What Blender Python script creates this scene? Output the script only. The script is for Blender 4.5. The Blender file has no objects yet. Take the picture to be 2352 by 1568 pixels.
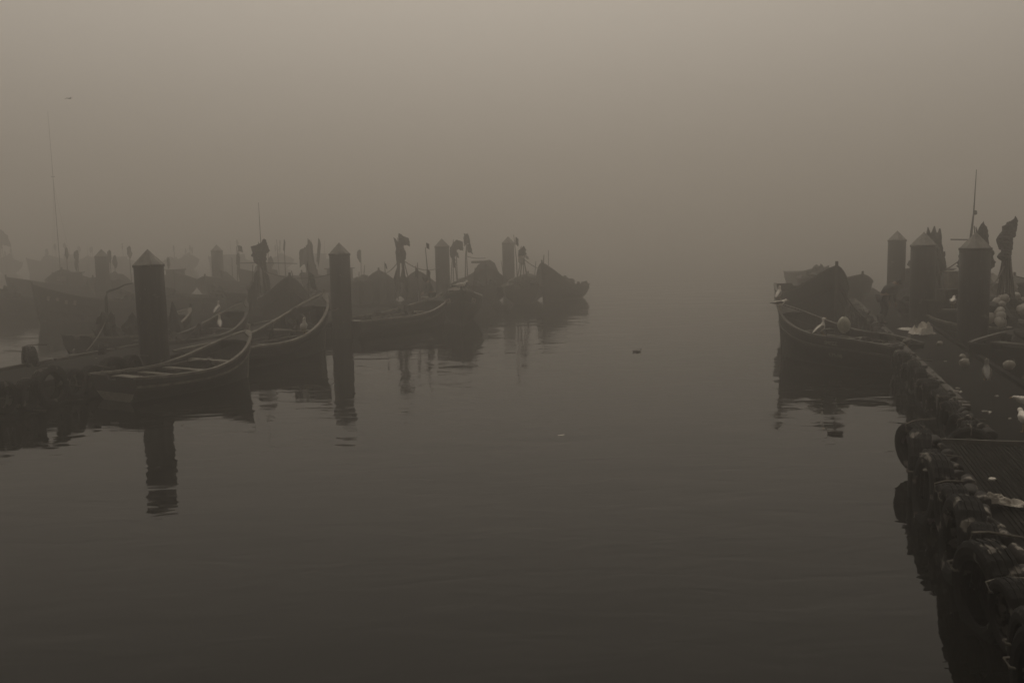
import bpy, bmesh, math, random
from math import sin, cos, pi, radians as R
from mathutils import Vector, Matrix, noise

SC = bpy.context.scene
COL = SC.collection
# ------------------------------------------------------------------ camera
S = 1.2                                   # plan coordinates below are given in units of 1.2 m
CAM_H = 3.0 * S
cam = bpy.data.cameras.new('camera')
camo = bpy.data.objects.new('camera', cam)
COL.objects.link(camo)
cam.sensor_width = 36.0
cam.lens = 36.0 * 2236 / 2352
cam.clip_start = 0.1
cam.clip_end = 3000
camo.matrix_world = (Matrix.Translation((0, 0, CAM_H)) @ Matrix.Rotation(R(90 - 6.4), 4, 'X')
                     @ Matrix.Rotation(R(-1.1), 4, 'Z'))
SC.camera = camo
# ------------------------------------------------------------------ sky, sun, exposure
SUN_EL, SUN_AZ = 62.0, 0.0                # veiled sun, high and straight ahead
w = bpy.data.worlds.new('World')
SC.world = w
w.use_nodes = True
nt = w.node_tree
sky = nt.nodes.new('ShaderNodeTexSky')
sky.sky_type = 'NISHITA'
sky.sun_disc = False
sky.sun_elevation = R(SUN_EL)
sky.sun_rotation = R(SUN_AZ)
sky.dust_density = 6.0
sky.air_density = 1.0
hs = nt.nodes.new('ShaderNodeHueSaturation')       # a closed cloud deck has no blue
hs.inputs['Saturation'].default_value = 0.0
tint = nt.nodes.new('ShaderNodeMix')
tint.data_type = 'RGBA'; tint.blend_type = 'MULTIPLY'
tint.inputs['Factor'].default_value = 1.0
tint.inputs['B'].default_value = (1.0, 0.90, 0.775, 1)
bg = nt.nodes['Background']
bg.inputs['Strength'].default_value = 0.10
nt.links.new(sky.outputs[0], hs.inputs['Color'])
nt.links.new(hs.outputs[0], tint.inputs['A'])
nt.links.new(tint.outputs['Result'], bg.inputs['Color'])
sl = bpy.data.lights.new('sun', 'SUN')
sl.energy = 0.5
sl.angle = R(50)
sl.color = (1.0, 0.88, 0.72)
so = bpy.data.objects.new('sun', sl)
COL.objects.link(so)
so.rotation_euler = (R(90 - SUN_EL), 0, R(180 - SUN_AZ))
SC.view_settings.view_transform = 'Standard'
SC.view_settings.look = 'None'
SC.view_settings.gamma = 1.0
SC.view_settings.use_curve_mapping = False
SC.view_settings.exposure = -0.27
SC.render.engine = 'CYCLES'
SC.cycles.volume_bounces = 4
SC.cycles.max_bounces = 10
SC.cycles.use_denoising = True

HAZE_TOP = 18.0
HAZE_DENSITY = 0.0178
HAZE_G = 0.84
HAZE_COL = (0.82, 0.80, 0.77, 1)
def pv_material():
    m = bpy.data.materials.new('haze')
    m.use_nodes = True
    n = m.node_tree
    n.nodes.clear()
    o = n.nodes.new('ShaderNodeOutputMaterial')
    v = n.nodes.new('ShaderNodeVolumePrincipled')
    v.inputs['Density'].default_value = HAZE_DENSITY
    v.inputs['Anisotropy'].default_value = HAZE_G
    v.inputs['Color'].default_value = HAZE_COL
    n.links.new(v.outputs[0], o.inputs['Volume'])
    return m
def haze_box(half=640.0):
    me = bpy.data.meshes.new('haze')
    z0, z1 = -1.0, HAZE_TOP
    vs = [(x * half, y * half, z) for z in (z0, z1) for x, y in ((-1, -1), (1, -1), (1, 1), (-1, 1))]
    me.from_pydata(vs, [], [(3, 2, 1, 0), (4, 5, 6, 7), (0, 1, 5, 4), (1, 2, 6, 5), (2, 3, 7, 6), (3, 0, 4, 7)])
    me.materials.append(pv_material())
    o = bpy.data.objects.new('haze', me)
    o['kind'] = 'stuff'
    COL.objects.link(o)
haze_box()
# ------------------------------------------------------------------ helpers
RND = random.Random(7)

def mat(name, c, rough=0.8, var=0.35, scale=6.0, bump=0.15, spots=None, spec=0.3, stretch=(1, 1, 1)):
    """procedural paint / wood / rubber: noisy base colour, fine relief, optional pale droppings and stains"""
    m = bpy.data.materials.new(name)
    m.use_nodes = True
    n = m.node_tree
    b = n.nodes['Principled BSDF']
    b.inputs['Roughness'].default_value = rough
    b.inputs['Specular IOR Level'].default_value = spec
    tc = n.nodes.new('ShaderNodeTexCoord')
    mp = n.nodes.new('ShaderNodeMapping')
    mp.inputs['Scale'].default_value = stretch
    n.links.new(tc.outputs['Object'], mp.inputs['Vector'])
    nz = n.nodes.new('ShaderNodeTexNoise')
    nz.inputs['Scale'].default_value = scale
    nz.inputs['Detail'].default_value = 6
    nz.inputs['Roughness'].default_value = 0.65
    n.links.new(mp.outputs[0], nz.inputs['Vector'])
    cr = n.nodes.new('ShaderNodeValToRGB')
    cr.color_ramp.elements[0].position = 0.3
    cr.color_ramp.elements[1].position = 0.7
    cr.color_ramp.elements[0].color = (*[x * (1 - var) for x in c], 1)
    cr.color_ramp.elements[1].color = (*[min(1, x * (1 + var)) for x in c], 1)
    n.links.new(nz.outputs['Fac'], cr.inputs['Fac'])
    col = cr.outputs['Color']
    if spots:
        sc_, thr, sc_col = spots
        n2 = n.nodes.new('ShaderNodeTexNoise')
        n2.inputs['Scale'].default_value = sc_
        n2.inputs['Detail'].default_value = 3
        n.links.new(tc.outputs['Object'], n2.inputs['Vector'])
        r2 = n.nodes.new('ShaderNodeValToRGB')
        r2.color_ramp.elements[0].position = thr
        r2.color_ramp.elements[1].position = thr + 0.05
        n.links.new(n2.outputs['Fac'], r2.inputs['Fac'])
        mx = n.nodes.new('ShaderNodeMix')
        mx.data_type = 'RGBA'
        mx.inputs['B'].default_value = (*sc_col, 1)
        n.links.new(r2.outputs['Color'], mx.inputs['Factor'])
        n.links.new(col, mx.inputs['A'])
        col = mx.outputs['Result']
    n.links.new(col, b.inputs['Base Color'])
    if bump:
        bp = n.nodes.new('ShaderNodeBump')
        bp.inputs['Strength'].default_value = bump
        bp.inputs['Distance'].default_value = 0.02
        n.links.new(nz.outputs['Fac'], bp.inputs['Height'])
        n.links.new(bp.outputs[0], b.inputs['Normal'])
    return m

M = dict(
    hull=mat('dark_hull_paint', (.026, .025, .021), .8, .5, 5, .2),
    hull2=mat('brown_hull_paint', (.034, .029, .023), .8, .5, 4, .2),
    inner=mat('worn_inner_boards', (.036, .033, .028), .9, .45, 7, .3),
    rail=mat('worn_pale_rail', (.13, .118, .098), .75, .75, 5, .35),
    raildk=mat('dull_rail', (.06, .055, .046), .8, .6, 6, .25),
    white=mat('dirty_white_paint', (.42, .40, .36), .7, .25, 8, .2),
    pale=mat('pale_grey_paint', (.24, .22, .19), .75, .35, 6, .2),
    pile=mat('pile_coating', (.028, .0265, .024), .75, .55, 3, .25, spots=(7.0, .67, (.12, .11, .095)), stretch=(4, 4, .25)),
    cap=mat('pile_cap_metal', (.13, .12, .105), .6, .55, 4, .15),
    rubber=mat('old_tyre_rubber', (.007, .0068, .0062), .8, .35, 12, .2, spots=(5.0, .60, (.13, .12, .105)), spec=.12),
    fender=mat('fender_sleeve', (.022, .02, .018), .75, .6, 8, .3, spots=(5.5, .58, (.17, .155, .135)), spec=.15),
    deck=mat('wet_deck', (.011, .0105, .0095), .9, .4, 3, .15, spec=.04),
    ribm=mat('ribbed_decking', (.011, .0105, .009), .9, .4, 14, .2, spec=.05),
    conc=mat('pontoon_float', (.03, .029, .026), .8, .4, 4, .2),
    rope=mat('old_rope', (.09, .08, .065), .9, .4, 30, .3),
    net=mat('dark_net', (.03, .028, .024), .95, .5, 14, .8),
    flag=mat('black_flag_cloth', (.018, .017, .016), .9, .4, 8, .3),
    flagw=mat('pale_flag_cloth', (.30, .28, .25), .9, .25, 8, .3),
    pole=mat('bamboo_pole', (.07, .062, .05), .7, .4, 12, .1),
    float=mat('pale_float', (.42, .39, .35), .6, .4, 9, .1),
    plast=mat('white_sheet', (.62, .58, .52), .6, .2, 10, .3),
    gullw=mat('gull_white', (.62, .59, .54), .8, .15, 14, .1),
    gullg=mat('gull_grey', (.20, .195, .185), .8, .3, 14, .1),
    gulld=mat('young_gull_brown', (.10, .09, .075), .85, .5, 25, .1),
    beak=mat('beak_horn', (.30, .20, .06), .6, .2, 20, 0),
    skin=mat('skin', (.20, .12, .085), .6, .15, 20, 0),
    jacket=mat('dark_jacket', (.018, .019, .02), .9, .4, 9, .4),
    trous=mat('dark_trousers', (.03, .032, .036), .9, .4, 9, .4),
    boot=mat('rubber_boot', (.02, .02, .018), .5, .3, 9, .1),
    mast=mat('mast_steel', (.05, .048, .044), .6, .3, 5, .1),
    duck=mat('duck_plumage', (.035, .03, .025), .85, .4, 20, .1),
)

def tag(o, label=None, cat=None, group=None, kind=None):
    if label: o['label'] = label
    if cat: o['category'] = cat
    if group: o['group'] = group
    if kind: o['kind'] = kind
    return o

def thing(name, label, cat, loc=(0, 0, 0), rz=0.0, group=None):
    o = bpy.data.objects.new(name, None)
    o.empty_display_size = 0.1
    COL.objects.link(o)
    o.location = loc
    o.rotation_euler = (0, 0, rz)
    return tag(o, label, cat, group)

class MB:
    def __init__(s):
        s.v, s.f = [], []
    def add(s, vs, fs):
        k = len(s.v)
        s.v += [tuple(p) for p in vs]
        s.f += [tuple(i + k for i in q) for q in fs]
        return s
    def box(s, c, d, rot=None):
        vs = []
        for z in (-.5, .5):
            for x, y in ((-.5, -.5), (.5, -.5), (.5, .5), (-.5, .5)):
                p = Vector((x * d[0], y * d[1], z * d[2]))
                if rot is not None: p = rot @ p
                vs.append(p + Vector(c))
        return s.add(vs, [(3, 2, 1, 0), (4, 5, 6, 7), (0, 1, 5, 4), (1, 2, 6, 5), (2, 3, 7, 6), (3, 0, 4, 7)])
    def tube(s, pts, rad, n=8, cap=True, flat=1.0):
        pts = [Vector(p) for p in pts]
        if not isinstance(rad, (list, tuple)): rad = [rad] * len(pts)
        vs, fs = [], []
        up = Vector((0, 0, 1))
        for i, p in enumerate(pts):
            a = pts[max(i - 1, 0)]; b = pts[min(i + 1, len(pts) - 1)]
            t = (b - a).normalized()
            u = t.cross(up if abs(t.z) < .95 else Vector((1, 0, 0))).normalized()
            w_ = u.cross(t)
            for k in range(n):
                q = 2 * pi * k / n
                vs.append(p + rad[i] * (cos(q) * u + sin(q) * w_ * flat))
        for i in range(len(pts) - 1):
            for k in range(n):
                fs.append((i * n + k, i * n + (k + 1) % n, (i + 1) * n + (k + 1) % n, (i + 1) * n + k))
        if cap:
            fs.append(tuple(range(n - 1, -1, -1)))
            fs.append(tuple((len(pts) - 1) * n + k for k in range(n)))
        return s.add(vs, fs)
    def rings(s, rings, cap=True, closed=True):
        n = len(rings[0]); vs = [p for r in rings for p in r]; fs = []
        for i in range(len(rings) - 1):
            for k in range(n if closed else n - 1):
                fs.append((i * n + k, i * n + (k + 1) % n, (i + 1) * n + (k + 1) % n, (i + 1) * n + k))
        if cap:
            fs.append(tuple(range(n - 1, -1, -1)))
            fs.append(tuple((len(rings) - 1) * n + k for k in range(n)))
        return s.add(vs, fs)
    def blob(s, c, r, seed=0, amp=.15, nu=14, nv=9, fr=1.5, zmin=None):
        vs, fs = [], []
        for j in range(nv + 1):
            th = pi * j / nv
            for i in range(nu):
                ph = 2 * pi * i / nu
                d = Vector((sin(th) * cos(ph), sin(th) * sin(ph), cos(th)))
                k = 1 + amp * noise.noise(d * fr + Vector((seed * 3.7, seed, 0))) * 2
                p = Vector((d.x * r[0] * k, d.y * r[1] * k, d.z * r[2] * k))
                if zmin is not None and p.z < zmin: p.z = zmin
                vs.append(Vector(c) + p)
        for j in range(nv):
            for i in range(nu):
                fs.append((j * nu + i, (j + 1) * nu + i, (j + 1) * nu + (i + 1) % nu, j * nu + (i + 1) % nu))
        return s.add(vs, fs)
    def build(s, name, m, parent=None, smooth=False, loc=None):
        me = bpy.data.meshes.new(name)
        me.from_pydata(s.v, [], s.f)
        bm = bmesh.new(); bm.from_mesh(me)
        bmesh.ops.recalc_face_normals(bm, faces=bm.faces)
        bm.to_mesh(me); bm.free()
        me.materials.append(M[m] if isinstance(m, str) else m)
        if smooth:
            me.polygons.foreach_set('use_smooth', [True] * len(me.polygons))
        o = bpy.data.objects.new(name, me)
        COL.objects.link(o)
        if parent is not None: o.parent = parent
        if loc is not None: o.location = loc
        return o

def copy_part(src, parent, loc, rz=None, rot=None, scale=None):
    c = src.copy(); COL.objects.link(c); c.parent = parent; c.location = loc
    if rot is not None: c.rotation_euler = rot
    elif rz is not None: c.rotation_euler = (0, 0, rz)
    if scale is not None: c.scale = scale
    return c

def copy_tree(o, label=None, group=None):
    c = o.copy(); COL.objects.link(c)
    for ch in o.children:
        d = ch.copy(); COL.objects.link(d); d.parent = c
        for g in ch.children:
            e = g.copy(); COL.objects.link(e); e.parent = d
    if label: c['label'] = label
    if group: c['group'] = group
    return c

# ------------------------------------------------------------------ water
def make_water():
    h = 620.0
    me = bpy.data.meshes.new('water')
    N = 24
    xs = [math.copysign(abs(k / N) ** 2, k) * h for k in range(-N, N + 1)]
    n = len(xs)
    me.from_pydata([(x, y, 0) for y in xs for x in xs], [],
                   [(j * n + i, j * n + i + 1, (j + 1) * n + i + 1, (j + 1) * n + i) for j in range(n - 1) for i in range(n - 1)])
    m = bpy.data.materials.new('harbour_water'); m.use_nodes = True
    nt_ = m.node_tree; b = nt_.nodes['Principled BSDF']
    b.inputs['Base Color'].default_value = (.006, .0058, .0048, 1)
    b.inputs['Roughness'].default_value = .02
    b.inputs['IOR'].default_value = 1.18
    tc = nt_.nodes.new('ShaderNodeTexCoord')
    def layer(scale, stretch, dist, detail, rot):
        mp = nt_.nodes.new('ShaderNodeMapping'); mp.inputs['Scale'].default_value = stretch
        mp.inputs['Rotation'].default_value = (0, 0, rot)
        nz = nt_.nodes.new('ShaderNodeTexNoise'); nz.inputs['Scale'].default_value = scale
        nz.inputs['Detail'].default_value = detail; nz.inputs['Roughness'].default_value = .5
        nz.inputs['Distortion'].default_value = .6
        bp = nt_.nodes.new('ShaderNodeBump'); bp.inputs['Distance'].default_value = dist
        bp.inputs['Strength'].default_value = 1.0
        nt_.links.new(tc.outputs['Object'], mp.inputs[0]); nt_.links.new(mp.outputs[0], nz.inputs['Vector'])
        nt_.links.new(nz.outputs['Fac'], bp.inputs['Height'])
        return bp
    a = layer(.55, (.6, 1.0, 1), .028, 1.0, .2)
    c = layer(2.2, (.45, 1.0, 1), .0115, 2.0, -.15)
    nt_.links.new(a.outputs[0], c.inputs['Normal'])
    pn = nt_.nodes.new('ShaderNodeTexNoise'); pn.inputs['Scale'].default_value = .09; pn.inputs['Detail'].default_value = 2
    mr = nt_.nodes.new('ShaderNodeMapRange'); mr.inputs['From Min'].default_value = .4; mr.inputs['From Max'].default_value = .62
    mr.inputs['To Min'].default_value = .75; mr.inputs['To Max'].default_value = 1.25
    nt_.links.new(tc.outputs['Object'], pn.inputs['Vector']); nt_.links.new(pn.outputs['Fac'], mr.inputs['Value'])
    nt_.links.new(mr.outputs[0], c.inputs['Strength'])
    nt_.links.new(c.outputs[0], b.inputs['Normal'])
    me.materials.append(m)
    o = bpy.data.objects.new('water', me); COL.objects.link(o)
    tag(o, kind='structure')
make_water()

# ------------------------------------------------------------------ piles
def make_pile(x, y, label, h=2.45, r=.3, lean=(0, 0), seed=0):
    root = thing('mooring_pile', label, 'mooring pile', (x * S, y * S, 0), RND.random() * 6,
                 'tall mooring piles with pointed caps')
    root.rotation_euler = (lean[0], lean[1], RND.random() * 6)
    n = 40
    rr, hh = r * S, h * S
    rings = []
    for z in (-.9, 0, .3, .8, 1.4, 2.0, hh - .02):
        rings.append([Vector(((rr + .006 * noise.noise(Vector((cos(6.283 * k / n), sin(6.283 * k / n), z + seed)))) * cos(2 * pi * k / n),
                              rr * sin(2 * pi * k / n), z)) for k in range(n)])
    MB().rings(rings).build('shaft', 'pile', root, True)
    # growth and slime band at the water
    MB().rings([[Vector(((rr + a) * cos(2 * pi * k / n), (rr + a) * sin(2 * pi * k / n), z + .05 * noise.noise(Vector((k * .5, seed, z))))) for k in range(n)]
                for a, z in ((.004, -.8), (.016, .02), (.012, .16), (.002, .24))], cap=False).build('waterline_growth', 'net', root, True)
    MB().rings([[Vector((q * cos(2 * pi * k / n), q * sin(2 * pi * k / n), z)) for k in range(n)]
                for q, z in ((rr - .01, hh - .03), (rr + .022, hh - .03), (rr + .022, hh + .03), (rr - .01, hh + .03))], cap=False).build('collar', 'pile', root)
    m = 10
    ch = r * S * 1.02
    MB().rings([[Vector((q * cos(2 * pi * k / m), q * sin(2 * pi * k / m), z)) for k in range(m)]
                for q, z in ((rr - .02, hh + .012), (rr + .012, hh + .032), (rr * .45, hh + .032 + ch * .60), (.02, hh + .03 + ch), (.004, hh + .05 + ch))]).build('cap', 'cap', root)
    return root
make_pile(-7.5, 20.3, 'nearest left pile with pointed cap, behind the transom of the nearest rowing boat', seed=1, lean=(0, R(-.6)))
make_pile(-5.0, 28.6, 'second left pile with pointed cap, just right of the high bow with a pale tip', seed=2)
make_pile(-2.85, 41, 'hazy pile behind the hooded person in the middle boats', seed=3, lean=(0, R(.5)))
make_pile(-.1, 48.5, 'faint pile beside the pale flag bundle, farthest right of the left row', seed=4)
make_pile(-18.6, 44.5, 'faint flat-looking pile beyond the left boats, left of the nearest left pile', h=2.25, seed=5)
make_pile(-15.6, 52, 'barely visible pile in the fog between the two nearest left piles', h=2.3, seed=6)
make_pile(10.0, 21, 'darkest pile at the right, next to the heap of pale floats', r=.315, seed=7)
make_pile(10.66, 25.2, 'middle of the three right piles, with green ragged flags behind its cap', r=.31, seed=8)
make_pile(12.25, 31, 'slimmest and palest right pile, behind the stooping person', r=.27, seed=9, lean=(0, R(.4)), h=2.5)

def rags(root, x0, k, base, prof, m='flag', depth=.45, name='flag', seed=0):
    """a bunch of torn cloth tied round the poles: prof = (height, left, right) of its outline"""
    n = 18; rings = []
    dense = []
    for (z0_, a0, b0), (z1_, a1, b1) in zip(prof, prof[1:]):
        for q in (0, .5):
            dense.append((z0_ + (z1_ - z0_) * q, a0 + (a1 - a0) * q, b0 + (b1 - b0) * q))
    dense.append(prof[-1])
    for j, (z, a, b) in enumerate(dense):
        c = (a + b) / 2; h = (b - a) / 2; r_ = []
        for i in range(n):
            q = 2 * pi * i / n
            w_ = 1 + .22 * noise.noise(Vector((cos(q) * 2.2, sin(q) * 2.2, j * 1.1 + seed)))
            r_.append(Vector((c + h * cos(q) * w_, h * depth * sin(q) * (1 + .9 * noise.noise(Vector((q * 1.5, j * .8, seed)))),
                              z + .05 * noise.noise(Vector((cos(q) * 3, sin(q) * 3 + j, seed))))))
        rings.append(r_)
    return MB().rings(rings).build(name, m, root, False)
def prof_px(pts, cx, upx, z_of, base):
    return [((z_of(y) - base) * S, (a - cx) * upx * S, (b - cx) * upx * S) for y, a, b in pts]

# ------------------------------------------------------------------ boats
def hull_fn(L, B, zm, zs, zb, ts=.72, zk=-.22, rake=.35, trake=.12, full=2.4):
    def half(s):
        if s < .42:
            return B / 2 * (ts + (1 - ts) * sin(pi / 2 * s / .42))
        u = (s - .42) / .58
        return B / 2 * max(0.0, 1 - u ** full) ** .72
    def sheer(s):
        if s < .4:
            return zm + (zs - zm) * (1 - s / .4) ** 2
        return zm + (zb - zm) * ((s - .4) / .6) ** 2.1
    def P(s, t, side, off=0.0):
        b = half(s); zg = sheer(s)
        zkk = zk + max(0, (s - .75) / .25) ** 2 * .16
        nar = .55 * s ** 3
        y = b * (sin(pi / 2 * t) ** .85) * (1 - nar * (1 - t))
        z = zkk + (zg - zkk) * t ** 1.35
        zz = max(0.0, z) / max(zb, .1)
        x = s * L + rake * zz * s ** 5 - trake * (z / max(zs, .1)) * (1 - s) ** 5
        return Vector((x, side * max(0.0, y - off), z))
    return half, sheer, P

def make_boat(name, label, stern, bow, B=1.5, zm=.5, zs=.55, zb=1.1, near=True, thw=3, ts=.72, rake=.3, hull='hull',
              rail='raildk', inner='inner', stripe=None, group='wooden fishing boats', transom='hull', strakes=6, full=2.4,
              cat='fishing boat', stempale=None, roll=0.0, foredeck=0.0):
    sx, sy = stern; bx, by = bow
    rz = math.atan2(by - sy, bx - sx)
    L = math.hypot(bx - sx, by - sy) * S
    B *= S; zm *= S; zs *= S; zb *= S
    root = thing(name, label, cat, (sx * S, sy * S, 0), rz, group)
    root.rotation_euler = (roll, 0, rz)
    half, sheer, P = hull_fn(L, B, zm, zs, zb, ts=ts, rake=rake, full=full)
    root['_L'] = L
    NS = 18 if near else 12
    SS = [1 - (1 - i / NS) ** 1.25 for i in range(NS + 1)]
    SS[-1] = .9995
    th = .03
    if near:
        for side in (-1, 1):
            for j in range(strakes):
                t0 = .08 + (j / strakes) * .92; t1 = .08 + ((j + 1) / strakes) * .92
                mb = MB(); rings = []
                for s_ in SS:
                    a = P(s_, min(1, t1), side); b = P(s_, t0, side)
                    a_o = a.copy(); b_o = b.copy(); a_o.y += side * .002; b_o.y += side * .020
                    b_o.z -= .012
                    a_i = P(s_, min(1, t1), side, th * .8); b_i = P(s_, t0, side, th * .4)
                    rings.append([a_o, b_o, b_i, a_i])
                mb.rings(rings).build('strake', hull, root)
        # ribs inside
        for k in range(7):
            s_ = .1 + k * .12
            for side in (-1, 1):
                pts = [P(s_, t, side, th + .012) for t in (.25, .45, .65, .85, .97)]
                MB().tube(pts, .018, 5).build('rib', inner, root)
    else:
        mb = MB()
        for side in (-1, 1):
            rings = []
            for s_ in SS:
                o_ = [P(s_, t, side) for t in (.05, .3, .55, .8, 1)]
                i_ = [P(s_, t, side, th) for t in (1, .7, .3, .05)]
                rings.append(o_ + i_)
            mb.rings(rings)
        mb.build('hull', hull, root, False)
    # transom
    w_ = []
    ts_ = [0.05, .2, .4, .6, .8, 1.0]
    for off in (0, .05):
        ring = [P(0, t, -1) + Vector((off, .004, 0)) for t in reversed(ts_)] + [P(0, t, 1) + Vector((off, -.004, 0)) for t in ts_]
        top = sheer(0)
        if near:
            x0 = ring[0].x
            ring += [Vector((x0, half(0) * .22, top + .01)), Vector((x0 + .01, half(0) * .16, top - .09)),
                     Vector((x0 + .01, -half(0) * .16, top - .09)), Vector((x0, -half(0) * .22, top + .01))]
        w_.append(ring)
    MB().rings(w_).build('transom', transom, root)
    # floor boards keep the water out
    zf = .09
    fl = []
    for s_ in SS[:-1]:
        zg = sheer(s_); zkk = -.22 + max(0, (s_ - .75) / .25) ** 2 * .16
        t = max(.02, (zf - zkk) / (zg - zkk)) ** (1 / 1.35)
        a = P(s_, t, 1, .0); fl.append([Vector((a.x, a.y, zf)), Vector((a.x, -a.y, zf))])
    MB().rings(fl, cap=False, closed=False).build('floor_board', inner, root)
    # gunwales: one each side, slightly proud
    for side in (-1, 1):
        rings = []
        for s_ in SS:
            p = P(s_, 1, side); q = P(s_, 1, side, .07)
            if s_ > .97: q = Vector((p.x - .05, p.y * .3, p.z))
            rings.append([p + Vector((0, side * .03, -.035)), p + Vector((0, side * .03, .022)), q + Vector((0, 0, .022)), q + Vector((0, 0, -.035))])
        MB().rings(rings).build('gunwale', rail, root)
        if near:
            rings = []
            for s_ in SS:
                p = P(s_, .80, side)
                rings.append([p + Vector((0, side * .0, -.03)), p + Vector((0, side * .045, -.025)), p + Vector((0, side * .045, .025)), p + Vector((0, 0, .03))])
            MB().rings(rings).build('rubbing_strip', rail if stripe else hull, root)
    # stem post
    pts = [P(.9995, t, 1) for t in (.1, .35, .6, .8, 1)]
    pts = [Vector((p.x + .01, 0, p.z)) for p in pts]
    top = pts[-1] + (pts[-1] - pts[-2]).normalized() * .12 * S
    pts.append(top)
    MB().tube(pts, [.03, .035, .04, .045, .05, .045], 6).build('stem_post', stempale or hull, root)
    # breasthook / small foredeck
    s0 = 1 - .10 - foredeck
    fd = []
    for k in range(5):
        s_ = s0 + (.995 - s0) * k / 4
        a = P(s_, 1, 1, .05); fd.append([Vector((a.x, a.y, a.z - .01)), Vector((a.x, 0, a.z + .03)), Vector((a.x, -a.y, a.z - .01)), Vector((a.x, 0, a.z - .05))])
    MB().rings(fd).build('foredeck', inner, root)
    # thwarts
    for k in range(thw):
        s_ = .16 + .56 * k / max(1, thw - 1)
        y = P(s_, .9, 1, .035).y
        z = P(s_, .9, 1).z
        tw = MB()
        tw.box((s_ * L, 0, z), (.2 if k else .3, 2 * y, .035))
        tw.build('thwart', rail if near else inner, root)
    return root, P, sheer

A, PA, _ = make_boat('rowing_boat', 'nearest rowing boat on the left, transom with a pale lower panel towards the viewer', (-7.42, 18.05), (-5.72, 20.75), 1.6, .43, .48, 1.02,
                     thw=4, rail='rail', stripe=True, ts=.86, rake=.12, stempale='pale', cat='boat', full=3.0)
MB().rings([[PA(0, t, -1) + Vector((-.012 - o, .05, 0)) for t in (.62, .5, .35, .2)] + [PA(0, t, 1) + Vector((-.012 - o, -.05, 0)) for t in (.2, .35, .5, .62)] for o in (0, .012)]).build('transom_panel', 'pale', A)
B, PB, _ = make_boat('fishing_boat', 'second boat from the left front, high bow with pale stem next to the second pile', (-7.0, 21.5), (-4.95, 25.5), 1.75, .52, .5, 1.5,
                     thw=3, rail='rail', rake=.1, stempale='pale', full=3.2)
C_, PC, _ = make_boat('fishing_boat', 'boat behind the nearest rowing boat with two white gulls perched amidships', (-8.75, 23.4), (-7.45, 27), 1.4, .5, .55, 1.22,
                      thw=5, rake=.15, stempale='pale', full=2.8)
D_, PD, _ = make_boat('fishing_boat', 'small dark boat left of the nearest pile, with a hooked davit standing in it', (-10.7, 24), (-9.1, 27.2), 1.45, .55, .66, 1.05, thw=3, rake=.2, rail='rail')
E0, _, _ = make_boat('fishing_boat', 'hazy boat cut by the left edge of the photo, gunwale falling to the right', (-19.0, 40.3), (-24, 39.2), 1.7, .72, .7, 1.3, near=False, thw=2)
E1, PE, _ = make_boat('fishing_boat', 'hazy boat with high lettered bow near the left edge', (-12.4, 38.2), (-17.0, 35), 1.9, .72, .75, 1.45, near=False, thw=3, rake=.2)
E2, _, _ = make_boat('fishing_boat', 'low hazy boat behind the nearest left pile', (-9.0, 39.6), (-13.4, 38.0), 1.8, .65, .65, .95, near=False, thw=3)
E3, _, _ = make_boat('fishing_boat', 'low hazy boat behind the two perched white gulls', (-6.9, 38.6), (-10.6, 36.8), 1.8, .72, .72, 1.0, near=False, thw=3)
G1, PG, _ = make_boat('fishing_boat', 'high-bowed boat pointing at the viewer, right of the tall black flag bundle with aerial', (-8.3, 35), (-7.05, 31), 1.8, .9, .9, 1.75, near=True, strakes=4, thw=2, hull='hull2', full=1.6)
H0, _, _ = make_boat('fishing_boat', 'hazy boat with thin spike on its bow right beside the second pile', (-6.9, 45.6), (-6.46, 41.4), 1.9, .62, .62, 1.1, near=False, thw=2, hull='hull2', full=1.5)
H1, _, _ = make_boat('fishing_boat', 'hazy boat with pointed bow, left of the double black flag bundle', (-6.2, 46.8), (-5.69, 42.1), 2.3, .62, .62, 1.48, near=False, thw=2, hull='hull2', full=1.45)
H3, _, _ = make_boat('fishing_boat', 'hazy boat with pointed bow left of the hooded person', (-4.5, 47), (-4.08, 42.6), 2.2, .62, .62, 1.41, near=False, thw=2, hull='hull2', full=1.45)
H4, _, _ = make_boat('fishing_boat', 'faint high-bowed boat carrying a cone-shaped heap, right of the hazy pile', (-1.4, 46), (-1.05, 41.6), 2.3, .9, .9, 1.55, full=1.5, near=False, thw=2, hull='hull2')
J_, PJ, _ = make_boat('fishing_boat', 'open empty boat with pale gunwales, right of the second pile', (-4.85, 28.7), (-2.3, 32.3), 1.7, .5, .5, .95, thw=3, rail='rail', full=2.8)
J2, PJ2, _ = make_boat('fishing_boat', 'boat bow-on to the viewer with two pale number boards beside its stem', (-1.95, 35.6), (-1.6, 31.2), 1.6, .82, .84, 1.2, thw=2, strakes=5, full=1.8)
K2, _, _ = make_boat('fishing_boat', 'hazy boat with pale rounded stern, left of the boat under the faint pile', (-1.2, 40.6), (-.8, 45.2), 1.75, .68, .78, 1.0, near=True, strakes=4, thw=2, rail='rail', hull='hull2', transom='hull2')
K3, _, _ = make_boat('fishing_boat', 'hazy boat with pale rounded stern, under the pale flag bundle', (.45, 40.4), (.8, 45.6), 1.95, .7, .8, 1.05, near=True, strakes=4, thw=2, rail='rail', hull='hull2', transom='hull2')
K1, PK1, _ = make_boat('fishing_boat', 'big hazy boat at the right end of the left group, tallest pointed bow', (2.9, 44.4), (1.35, 41), 1.9, .62, .62, 1.7, near=True, strakes=5, thw=2, hull='hull2', rake=.1, full=1.7)
L1, PL1, _ = make_boat('fishing_boat', 'open boat moored across the right pontoon end, gulls on its bow', (8.0, 19.75), (6.3, 22.5), 1.45, .66, .56, 1.22, thw=3, rake=.12, stripe=True, full=3.0)
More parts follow.
